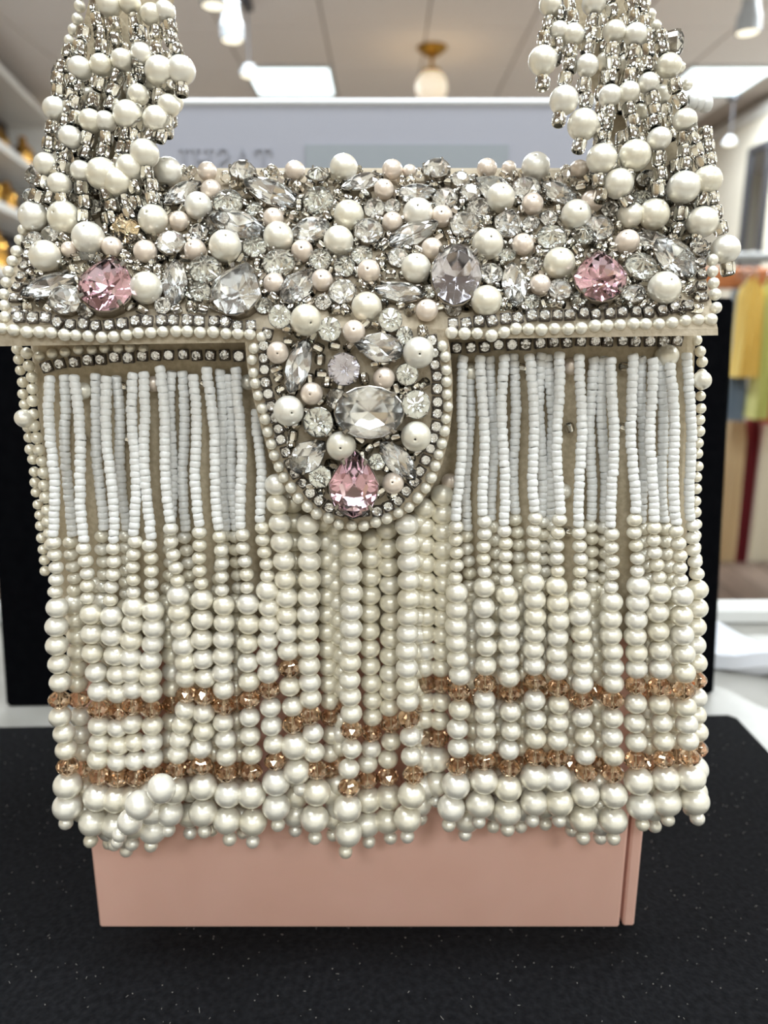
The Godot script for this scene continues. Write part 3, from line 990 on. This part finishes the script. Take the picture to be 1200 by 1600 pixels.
	for s in [[76, 445, 38, 90, -72], [273, 441, 40, 82, 2], [285, 300, 38, 72, -48], [425, 300, 44, 98, 62], [372, 350, 48, 90, 70], [567, 283, 34, 74, -58], [650, 300, 34, 66, 80], [645, 364, 38, 88, -68], [625, 455, 38, 82, 82], [804, 443, 40, 82, 0], [873, 300, 38, 66, 48], [1055, 402, 52, 84, 48], [466, 572, 38, 88, -20], [622, 720, 38, 80, 40], [1020, 375, 34, 60, 70]]: stone(flap, "marquise_crystal", "marquise", s[0], s[1], s[2], s[3], s[4])
	for s in [[102, 467, 52, 0], [320, 420, 50, 1], [312, 455, 34, 1], [267, 378, 46, 0], [340, 345, 38, 0], [356, 315, 46, 1], [310, 362, 32, 0], [379, 266, 42, 0], [398, 385, 38, 1], [435, 410, 50, 1], [497, 313, 48, 1], [437, 495, 36, 1], [500, 405, 36, 1], [515, 515, 37, 1], [682, 263, 44, 0], [585, 325, 34, 0], [613, 322, 26, 0],
		[576, 360, 47, 0], [695, 310, 40, 0], [726, 350, 47, 0], [747, 325, 36, 0], [565, 398, 34, 1], [622, 402, 33, 0], [535, 455, 44, 0], [610, 500, 37, 1], [822, 294, 45, 0], [862, 370, 46, 1], [858, 340, 28, 0], [937, 355, 46, 0], [912, 366, 38, 1], [768, 427, 38, 0], [875, 452, 38, 0], [1002, 415, 50, 1], [636, 585, 35, 1], [497, 660, 48, 1], [650, 632, 45, 1], [500, 745, 36, 1], [735, 300, 34, 0], [238, 318, 40, 1], [720, 280, 32, 0], [52, 372, 26, 0], [78, 365, 28, 0], [138, 395, 30, 0]]:
		stone(flap, "round_crystal", "rivoli" if s[3] else "round", s[0], s[1], s[2], s[2], rng.randf() * 90.0)
	stone(flap, "lavender_crystal", "lavender", 537, 577, 51, 51, 0, 0.03)
	# --- rhinestone chains and pearl borders
	var v := func(list: Array) -> Array:
		var out := []
		for i in range(0, list.size(), 2): out.append(Vector2(list[i], list[i + 1]))
		return out
	border(flap, "edge_pearl", v.call([3, 514, 60, 520, 112, 524, 172, 528, 218, 520, 262, 519, 345, 520, 402, 524]), 19.5, 19.5, 0.25, MESH.dot, M["ivory pearl"])
	border(flap, "edge_pearl", v.call([706, 521, 767, 523, 810, 513, 850, 515, 895, 514, 965, 507, 1031, 505, 1072, 502, 1112, 500]), 20.3, 20.0, 0.25, MESH.dot, M["ivory pearl"])
	border(flap, "edge_pearl", v.call([9, 495, 7, 475, 7, 460, 11, 440, 17, 412, 27, 390, 33, 370, 38, 355]), 17.5, 18.0, 0.3, MESH.dot, M["ivory pearl"])
	border(flap, "edge_pearl", v.call([1119, 480, 1117, 455, 1114, 425, 1111, 398]), 18.5, 19.0, 0.3, MESH.dot, M["ivory pearl"])
	border(flap, "edge_pearl", v.call([408, 528, 394, 548, 396, 585, 405, 620, 415, 664, 427, 708, 445, 748, 468, 779, 497, 804, 532, 819, 567, 822, 601, 812, 636, 795, 663, 767, 680, 731, 692, 688, 699, 640, 699, 600, 695, 562, 691, 530]), 19.2, 18.0, 0.25, MESH.dot, M["ivory pearl"])
	border(flap, "rhinestone", v.call([28, 495, 70, 494, 92, 505, 168, 508, 212, 500, 345, 500, 362, 508, 392, 508]), 20.5, 15.5, 0.95, MESH.link, null)
	border(flap, "rhinestone", v.call([708, 503, 745, 502, 800, 495, 862, 490, 945, 488, 1020, 484, 1090, 474]), 20.5, 15.5, 0.95, MESH.link, null)
	border(flap, "rhinestone", v.call([418, 522, 410, 545, 412, 580, 420, 620, 432, 660, 443, 700, 458, 738, 484, 772, 515, 795, 550, 803, 590, 798, 622, 782, 648, 752, 668, 715, 680, 675, 684, 630, 683, 588, 678, 550, 672, 524]), 19.0, 15.5, 0.4, MESH.link, null)
	border(flap, "rhinestone", v.call([24, 482, 22, 462, 28, 440, 36, 415, 44, 390]), 18.0, 14.0, 0.8, MESH.link, null)
	border(flap, "rhinestone", v.call([1100, 462, 1097, 440, 1096, 415, 1094, 395]), 18.0, 14.0, 0.8, MESH.link, null)
	# --- fill between with small stones and silver-lined beads
	var fill := func(px: float, py: float) -> bool:
		if py > 505.0:
			return Geometry2D.is_point_in_polygon(Vector2(px, py), PackedVector2Array([Vector2(425, 505), Vector2(428, 580), Vector2(445, 660), Vector2(465, 728), Vector2(490, 765), Vector2(550, 790), Vector2(615, 775), Vector2(645, 735), Vector2(668, 670), Vector2(672, 590), Vector2(660, 505)]))
		return px > 40.0 + (py - 360.0) * -0.12 and px < 1098.0 and py < 485.0
	for pass_ in [[17.0, 0.92, 2500], [13.5, 0.9, 4000], [9.5, 0.84, 9000], [8.0, 0.72, 9000]]:
		for i in pass_[2]:
			var px := rng.randf_range(30, 1100)
			var py := rng.randf_range(266, 790) if rng.randf() < 0.3 else rng.randf_range(266, 490)
			if not fill.call(px, py): continue
			var rr: float = pass_[0]
			var ok := true
			for c in taken:
				var dx: float = c.x - px
				var dy: float = c.y - py
				if absf(dx) < 70.0 and dx * dx + dy * dy < pow((c.z + rr) * pass_[1], 2):
					ok = false
					break
			if not ok: continue
			if rr > 13.0:
				stone(flap, "round_crystal", "rivoli" if rng.randf() < 0.4 else "round", px, py, rr * 2.0, rr * 2.0, rng.randf() * 90.0, 0.25)
			else:
				var s0 := px_size(on_z(px, py, 0.0), rr * 2.0)
				var q := flap_at(px, py, s0 * 0.5)
				var B := facing(q[1], rng.randf() * TAU) * Basis(Vector3(1, 0, 0), rng.randf_range(-0.6, 0.6))
				bead("glass_bead", flap, MESH.lined, Transform3D(B.scaled_local(Vector3.ONE * px_size(q[0], rr * 1.9)), q[0]), null, rr)
				taken.append(Vector3(px, py, rr))
	# --- sewn pearls on the body: front border, side edge and scattered ones
	var body: Node3D = bag.get_node("body")
	border(body, "body_pearl", v.call([43, 552, 50, 590, 52, 650, 60, 695, 68, 740, 74, 800, 78, 860]), 19.0, 19.0, 0.0, MESH.dot, M["cream pearl"], bz + 0.001)
	border(body, "body_pearl", v.call([27, 545, 35, 600, 42, 660, 52, 730, 60, 790, 66, 850, 72, 905]), 17.5, 17.0, 0.0, MESH.dot, M["cream pearl"], bz - 0.004)
	border(body, "body_pearl", v.call([62, 558, 86, 552, 130, 547, 170, 545, 230, 545]), 20.5, 17.0, 0.0, MESH.dot, M["cream pearl"], bz + 0.001)
	border(body, "body_pearl", v.call([1088, 532, 1098, 560, 1094, 640, 1090, 720, 1088, 800, 1087, 900]), 18.0, 17.0, 0.0, MESH.dot, M["cream pearl"], bz - 0.003)
	border(body, "rhinestone", v.call([72, 574, 112, 565, 157, 561, 220, 556, 285, 555, 380, 555]), 21.5, 15.5, 0.0, MESH.link, null, bz + 0.002)
	border(body, "rhinestone", v.call([715, 545, 800, 538, 910, 533, 1070, 531]), 21.5, 15.5, 0.0, MESH.link, null, bz + 0.002)
	for p in [[130, 611, 28, 0], [240, 600, 26, 1], [388, 597, 26, 0], [735, 581, 28, 0], [893, 572, 28, 1], [1042, 556, 37, 0], [38, 654, 30, 0], [1097, 594, 30, 0], [880, 768, 26, 0], [702, 752, 26, 1], [152, 914, 26, 0]]:
		var at := on_z(p[0], p[1], bz + 0.0025)
		bead("body_pearl", body, MESH.pearl, Transform3D(tilted(1.0).scaled_local(Vector3.ONE * px_size(at, p[2])), at), M["blush pearl"] if p[3] else M["ivory pearl"], 30.0)
	for p in [[193, 604, 70], [815, 575, 80], [890, 668, 20], [973, 668, 75], [975, 573, 85], [1038, 666, 75], [199, 685, 60], [526, 847, 70], [889, 830, 80], [1035, 826, 80], [128, 685, 30], [320, 600, 60]]:
		var at := on_z(p[0], p[1], bz + 0.002)
		bead("glass_bead", body, MESH.lined, Transform3D(Basis(Vector3(0, 0, 1), deg_to_rad(p[2])).scaled_local(Vector3.ONE * px_size(at, 15.0)), at), null, 20.0)
	fringe()
	handle()
	flush_beads()

# --- fringe: strands of seed beads, small pearls, pearls, cut amber beads, large pearls and a tip
const SEED := 0.0035
const SMALL := 0.0050
const MED := 0.0077
const AMBER := 0.0081
const LARGE := 0.0103
const TIP := 0.0053

func run(parent: Node3D, called: String, mesh: Mesh, a: Vector3, b: Vector3, d: float, pitch: float, mats: bool, sway: float, weight: float, wob: float) -> void:
	var len := a.distance_to(b)
	var n := maxi(1, roundi(len / pitch))
	var dir := (a - b).normalized()
	var ph := rng.randf() * TAU
	for i in n:
		var t := (i + 0.5) / n
		var p := a.lerp(b, t) + Vector3(sway * sin(ph + t * 7.0) + rng.randf_range(-0.3, 0.3) * sway, 0, rng.randf_range(-0.3, 0.3) * sway)
		var B := along(dir, rng.randf() * TAU) * tilted(wob)
		bead(called, parent, mesh, Transform3D(B.scaled_local(Vector3.ONE * d * rng.randf_range(0.97, 1.03)), p), pearl_mat() if mats else null, weight)

func strand(z: float, k: Array, seeds := true) -> void:
	# k: x, y of the top, the first small pearl, the first pearl, amber, amber, last large pearl
	var p := []
	for i in range(0, k.size(), 2): p.append(Vector2(k[i], k[i + 1]))
	var top: Vector2 = p[0]
	var a: Vector2 = p[-3]
	var b: Vector2 = p[-2]
	var l: Vector2 = p[-1]
	var o := MeshInstance3D.new()
	o.name = "fringe_strand"
	bag.add_child(o, true)
	var w := 1.0 if z > -0.006 else 0.0
	var path := []
	var zt := maxf(z - 0.0065, -0.0112) if seeds else z
	var W := func(q: Vector2, dy: float) -> Vector3: return on_z(q.x, q.y + dy, z)
	o.position = on_z(top.x, top.y, zt) - bag.position
	var cut := []
	cut.append(on_z(top.x, top.y, zt))
	if seeds:
		cut.append(W.call(p[1], -10.0))
		cut.append(W.call(p[2], -16.0))
	cut.append(W.call(a, -13.0)); cut.append(W.call(a, 13.0))
	cut.append(W.call(b, -13.0)); cut.append(W.call(b, 13.0))
	cut.append(W.call(l, 19.0))
	cut.append(W.call(l + Vector2(rng.randf_range(-5, 5), 0), 38.0))
	var j := 0
	if seeds:
		run(o, "seed_bead", MESH.seed, cut[0], cut[1], SEED, 0.0021, false, 0.00055, w, 0.22)
		run(o, "small_pearl", MESH.small, cut[1], cut[2], SMALL, 0.0043, true, 0.0003, w, 0.1)
		j = 2
	run(o, "pearl", MESH.pearl, cut[j], cut[j + 1], MED, 0.00655, true, 0.0004, w, 0.1)
	run(o, "amber_bead", MESH.amber, cut[j + 1], cut[j + 2], AMBER, 0.01, false, 0.0, w, 0.12)
	run(o, "pearl", MESH.pearl, cut[j + 2], cut[j + 3], MED, 0.0066, true, 0.0003, w, 0.1)
	run(o, "amber_bead", MESH.amber, cut[j + 3], cut[j + 4], AMBER, 0.01, false, 0.0, w, 0.12)
	run(o, "large_pearl", MESH.big, cut[j + 4], cut[j + 5], LARGE, 0.0092, true, 0.0003, w, 0.1)
	run(o, "tip_pearl", MESH.dot, cut[j + 5], cut[j + 6], TIP, 0.006, true, 0.0, w, 0.3)
	var st := new_st()
	for i in cut.size(): path.append(cut[i] - cut[0])
	tube(st, path, 0.0003, 5)
	o.mesh = done(st, M["thread"])

func fringe() -> void:
	var zf := -0.0015
	var zb := -0.0102
	var front := [
		[77, 588, 85, 848, 88, 950, 93, 1093, 106, 1197, 105, 1257], [118, 586, 131, 857, 139, 960, 155, 1107, 155, 1212, 144, 1285], [164, 588, 178, 857, 174, 963, 186, 1110, 184, 1215, 178, 1290],
		[208, 583, 211, 846, 207, 951, 206, 1102, 213, 1215, 206, 1290], [222, 581, 233, 852, 239, 957, 236, 1107, 240, 1210, 238, 1292], [250, 572, 265, 826, 278, 933, 292, 1084, 275, 1202, 262, 1268],
		[302, 585, 310, 832, 314, 937, 320, 1087, 315, 1195, 320, 1270], [325, 574, 343, 838, 349, 948, 350, 1102, 355, 1207, 357, 1282], [371, 574, 379, 835, 386, 944, 390, 1092, 393, 1206, 396, 1286],
		[403, 640, 409, 825, 418, 925, 420, 1077, 430, 1189, 434, 1260],
		[726, 556, 714, 823, 712, 929, 717, 1080, 715, 1196, 702, 1260], [753, 556, 756, 815, 757, 918, 758, 1067, 757, 1188, 749, 1255], [786, 555, 787, 830, 792, 932, 797, 1083, 796, 1199, 791, 1267],
		[830, 554, 836, 810, 833, 913, 836, 1065, 836, 1181, 832, 1253], [872, 551, 873, 812, 869, 918, 872, 1073, 871, 1183, 873, 1253], [907, 554, 906, 833, 906, 938, 910, 1093, 915, 1207, 911, 1280],
		[957, 559, 957, 834, 955, 943, 957, 1093, 957, 1208, 960, 1281], [986, 553, 991, 812, 996, 918, 993, 1070, 993, 1187, 1005, 1259], [1018, 559, 1019, 825, 1029, 927, 1030, 1072, 1037, 1185, 1045, 1252],
		[1048, 568, 1057, 830, 1065, 932, 1068, 1078, 1077, 1183, 1088, 1250]]
	for k in front: strand(zf, k)
	var behind := [
		[99, 586, 110, 848, 117, 947, 124, 1092, 131, 1200, 133, 1262], [146, 584, 160, 838, 162, 942, 176, 1106, 184, 1210, 172, 1288], [181, 588, 196, 838, 199, 952, 204, 1108, 192, 1212, 198, 1300], [268, 580, 268, 838, 262, 945, 270, 1100, 262, 1203, 258, 1262],
		[285, 580, 289, 840, 298, 944, 303, 1088, 299, 1198, 296, 1272], [343, 577, 352, 838, 340, 946, 338, 1098, 334, 1200, 330, 1268], [358, 585, 367, 838, 372, 944, 370, 1098, 375, 1200, 378, 1272],
		[733, 590, 729, 838, 734, 940, 738, 1086, 740, 1190, 728, 1275], [768, 557, 770, 823, 776, 930, 778, 1078, 776, 1186, 770, 1262], [803, 553, 805, 812, 812, 896, 815, 1075, 816, 1190, 812, 1262], [844, 552, 846, 816, 850, 918, 852, 1078, 852, 1186, 850, 1258],
		[859, 555, 862, 822, 868, 935, 890, 1086, 890, 1190, 893, 1268], [925, 558, 922, 822, 926, 926, 930, 1075, 936, 1186, 932, 1262], [941, 558, 944, 824, 945, 930, 944, 1084, 940, 1196, 938, 1280], [1003, 558, 1004, 826, 1012, 930, 1012, 1080, 1014, 1190, 1021, 1262],
		[1032, 560, 1038, 826, 1046, 930, 1050, 1076, 1056, 1180, 1040, 1240], [1076, 552, 1080, 822, 1088, 922, 1087, 1063, 1088, 1170, 1080, 1236]]
	for k in behind: strand(zb, k)
	var middle := [
		[0, 433, 742, 453, 1043, 457, 1132, 468, 1204], [0, 480, 806, 485, 1117, 495, 1203, 491, 1280], [1, 506, 800, 517, 1120, 517, 1202, 522, 1275], [0, 547, 826, 549, 1140, 545, 1230, 542, 1302], [1, 578, 828, 580, 1145, 574, 1217, 575, 1286],
		[1, 606, 812, 611, 1130, 606, 1213, 608, 1280], [0, 636, 806, 638, 1122, 646, 1210, 634, 1278], [1, 665, 780, 665, 1068, 662, 1150, 660, 1230], [1, 693, 760, 690, 1068, 685, 1153, 680, 1222],
		[1, 456, 770, 470, 1070, 465, 1150, 462, 1268], [1, 523, 812, 535, 1100, 530, 1190, 528, 1262], [1, 654, 800, 650, 1100, 655, 1200, 655, 1250]]
	for k in middle: strand(zf if k[0] == 0 else zb + 0.001, k.slice(1), false)
	# the loose end that has swung out in front
	var o := MeshInstance3D.new()
	o.name = "fringe_strand"
	bag.add_child(o, true)
	var zz := 0.0095
	var seq := [[252, 1232, 46], [218, 1258, 46], [203, 1284, 40], [187, 1304, 24], [183, 1316, 19]]
	o.position = on_z(275, 1215, 0.004) - bag.position
	var path := [Vector3.ZERO]
	for s in seq:
		var at := on_z(s[0], s[1], zz)
		bead("large_pearl", o, MESH.big, Transform3D(along(Vector3(0.8, 0.5, -0.35)).scaled_local(Vector3.ONE * px_size(at, s[2])), at), M["white pearl"], 2.0)
		path.append(at - bag.position - o.position)
	var st := new_st()
	tube(st, path, 0.0003, 5)
	o.mesh = done(st, M["thread"])

func handle() -> void:
	# suede strap that both beaded ends share, arching over the top of the bag
	var st := new_st()
	var core := [[150, 330, -0.034], [158, 230, -0.042], [178, 110, -0.046], [205, 0, -0.047], [250, -130, -0.047], [380, -260, -0.048], [570, -320, -0.048], [760, -260, -0.048], [890, -130, -0.047], [945, 0, -0.047], [980, 110, -0.046], [1020, 230, -0.042], [1050, 330, -0.034]]
	var rows := []
	for i in core.size():
		var c = core[i]
		var a: Vector3 = on_z(c[0], c[1], c[2])
		var pc = core[max(i - 1, 0)]
		var nc = core[min(i + 1, core.size() - 1)]
		var t: Vector3 = (on_z(nc[0], nc[1], nc[2]) - on_z(pc[0], pc[1], pc[2])).normalized()
		var side := t.cross(Vector3(0, 0, 1)).normalized() * 0.0125
		rows.append([a - side, a + side])
	for i in rows.size() - 1:
		var h := Vector3(0, 0, 0.0015)
		quad(st, rows[i][0] + h, rows[i][1] + h, rows[i + 1][1] + h, rows[i + 1][0] + h, Vector3(0, 0, 1))
		quad(st, rows[i][0] - h, rows[i][1] - h, rows[i + 1][1] - h, rows[i + 1][0] - h, Vector3(0, 0, -1))
		for e in 2:
			quad(st, rows[i][e] + h, rows[i][e] - h, rows[i + 1][e] - h, rows[i + 1][e] + h, rows[i][e] - rows[i][1 - e])
	var o := MeshInstance3D.new()
	o.name = "handle"
	bag.add_child(o, true)
	o.position = -bag.position
	o.mesh = done(st, M["beige suede"])
	var chains := [
		[[98, 98, 0], [86, 170, 38], [72, 257, 38], [56, 318, 0]], [[130, 40, 0], [125, 107, 38], [110, 215, 38], [93, 288, 38], [96, 320, 0]], [[150, -20, 0], [158, 102, 36], [142, 189, 38], [127, 267, 34], [133, 350, 0]],
		[[170, 8, 40], [191, 94, 36], [165, 190, 34], [160, 272, 52], [178, 350, 0]], [[203, 5, 35], [222, 85, 36], [200, 180, 47], [184, 285, 46], [208, 345, 0]], [[237, 23, 36], [250, 112, 48], [245, 187, 44], [226, 240, 46], [240, 320, 0]],
		[[258, 18, 34], [283, 110, 46], [286, 148, 0]], [[217, 40, 0], [216, 148, 34], [202, 262, 42], [215, 330, 0]], [[262, 120, 0], [264, 165, 36], [250, 222, 0]], [[110, 70, 0], [112, 140, 0], [105, 180, 0], [78, 320, 0]],
		[[860, 8, 36], [848, 95, 46], [851, 142, 0]], [[888, -20, 0], [895, 55, 36], [881, 157, 46], [872, 195, 0]], [[928, 5, 38], [917, 103, 37], [911, 195, 50], [903, 238, 0]], [[950, -20, 0], [960, 50, 36], [953, 150, 36], [940, 248, 48], [936, 318, 0]],
		[[985, -20, 0], [993, 55, 38], [982, 145, 36], [992, 243, 50], [970, 310, 0]], [[1005, 0, 0], [1013, 130, 34], [1030, 217, 38], [1030, 310, 0]], [[1028, 50, 0], [1045, 103, 40], [1070, 188, 38], [1068, 293, 52], [1065, 350, 0], [1050, 370, 0]],
		[[1075, 190, 0], [1105, 282, 46], [1097, 347, 50], [1085, 385, 0]], [[1100, 200, 0], [1115, 320, 0], [1133, 390, 46], [1136, 428, 0]], [[872, 10, 0], [873, 48, 30], [868, 100, 0]], [[930, 180, 0], [966, 287, 48], [985, 320, 0]]]
	for layer in 2:
		for c in chains:
			var dx := 0.0 if layer == 0 else (17.0 if c[0][0] < 600 else -14.0)
			var dy := 0.0 if layer == 0 else 46.0
			if layer == 1 and (c[-1][1] > 400 or c.size() < 4 or c[-1][1] < 260): continue
			for i in c.size():
				var x: float = c[i][0] + dx
				var y: float = minf(c[i][1] + dy, 340.0) if layer == 1 else float(c[i][1])
				var z := hz(y) - 0.011 * layer
				var at := on_z(x, y, z)
				var d: float = c[i][2] * (0.95 if layer == 0 else 0.8)
				if d > 0.0 and (layer == 0 or i % 3 == 1):
					bead("handle_pearl", o, MESH.big if d > 38 else MESH.pearl, Transform3D((along(Vector3(0.1, 1, 0)) * tilted(0.25)).scaled_local(Vector3.ONE * px_size(at, d) * 1.04), at), pearl_mat(), d)
				if i + 1 < c.size():
					var x2: float = c[i + 1][0] + dx
					var y2: float = minf(c[i + 1][1] + dy, 340.0) if layer == 1 else float(c[i + 1][1])
					var d2: float = c[i + 1][2] * (0.95 if layer == 0 else 0.8)
					var bt := on_z(x2, y2, hz(y2) - 0.011 * layer)
					var gap := at.distance_to(bt)
					var s0 := px_size(at, d) * 0.5 / maxf(gap, 1e-4)
					var s1 := 1.0 - px_size(bt, d2) * 0.5 / maxf(gap, 1e-4)
					if s1 > s0: run(o, "glass_bead", MESH.lined, at.lerp(bt, s0), at.lerp(bt, s1), 0.0047, 0.0043, false, 0.0005, 12.0 - 4.0 * layer, 0.15)
	for e in [[[128, -10], [121, 30], [109, 64], [101, 98]], [[1008, 5], [1024, 40], [1062, 105], [1085, 160]]]:
		for i in e.size() - 1:
			for k in 2:
				var q := Vector2(e[i][0], e[i][1]).lerp(Vector2(e[i + 1][0], e[i + 1][1]), k / 2.0)
				var at := on_z(q.x, q.y, -0.04)
				bead("handle_pearl", o, MESH.dot, Transform3D(tilted(0.5).scaled_local(Vector3.ONE * px_size(at, 18.0)), at), M["ivory pearl"], 18.0)
	for e in [[1083, 158], [1093, 160], [1103, 163]]:
		var at := on_z(e[0], e[1], -0.036)
		bead("seed_bead", o, MESH.seed, Transform3D(Basis(Vector3(0, 0, 1), PI / 2 + 0.1).scaled_local(Vector3.ONE * px_size(at, 24.0)), at), null, 5.0)
	# two round crystals seen edge on at the strap's outer sides
	for e in [[92, 122, 40, -75.0], [1058, 68, 40, 70.0]]:
		var at := on_z(e[0], e[1], -0.038)
		bead("round_crystal", o, MESH.round, Transform3D(Basis(Vector3.UP, deg_to_rad(e[3])).scaled_local(Vector3.ONE * px_size(at, e[2])), at), null, 60.0)

func hz(y: float) -> float:
	return lerpf(-0.034, -0.021, clampf(y / 330.0, -0.2, 1.2))

# ---------------------------------------------------------------- all of it
func _ready() -> void:
	rng.seed = 20240611
	var cam := Camera3D.new()
	cam.name = "camera"
	add_child(cam)
	var lens := CameraAttributesPhysical.new()
	lens.frustum_focal_length = 6.3
	lens.exposure_aperture = 2.2
	lens.frustum_focus_distance = 0.238
	lens.frustum_near = 0.02
	lens.frustum_far = 60.0
	cam.attributes = lens
	cam.position = EYE
	cam.rotation.x = TILT
	cam.keep_aspect = Camera3D.KEEP_HEIGHT
	cam.fov = rad_to_deg(2.0 * atan(800.0 / F))
	cam.current = true
	print("fov ", cam.fov)
	var env := Environment.new()
	env.background_mode = Environment.BG_COLOR
	env.background_color = Color(0.05, 0.05, 0.05)
	env.tonemap_mode = Environment.TONE_MAPPER_LINEAR
	env.tonemap_exposure = 0.58
	env.sdfgi_enabled = true
	env.ssao_enabled = true
	env.ssil_enabled = true
	var we := WorldEnvironment.new()
	we.name = "world"
	we.environment = env
	add_child(we)
	materials()
	var where := ["far square ceiling panel above the sign", "square ceiling panel cut by the picture top, nearer than the far one", "", "", ""]
	for k in 5:
		ceiling_panel(-0.62, -5.35 + 1.85 * k, "glowing square ceiling panel, %s of the row over the counter" % ["farthest", "fourth nearest", "third nearest", "second nearest", "nearest"][k])
		ceiling_panel(2.24, -5.35 + 1.85 * k, "glowing square ceiling panel, %s of the row along the cream wall" % ["farthest", "fourth nearest", "third nearest", "second nearest", "nearest"][k])
	ceiling_panel(0.524, 0.2, "glowing square ceiling panel over the counter, between the two long rows")
	ceiling_panel(0.524, 2.05, "glowing square ceiling panel behind the counter, between the two long rows")
	spot_lamp(363, 64, 3.72, "white can spotlight on the ceiling track, whole and nearer of two beside the handle")
	spot_lamp(390, 119, 4.3, "white can spotlight on the ceiling track, smaller and farther, beside the far ceiling panel", 0.05)
	spot_lamp(334, 10, 3.36, "white can spotlight on the ceiling track, cut by the picture top")
	spot_lamp(1168, 52, 3.6, "white can spotlight hanging alone above the clothes rail side")
	spot_lamp(1140, 226, 5.9, "small far spotlight glowing in front of the cream wall mirrors", 0.05)
	shell()
	bead_meshes()
	counter_things()
	gift_box()
	handbag()
	far_things()
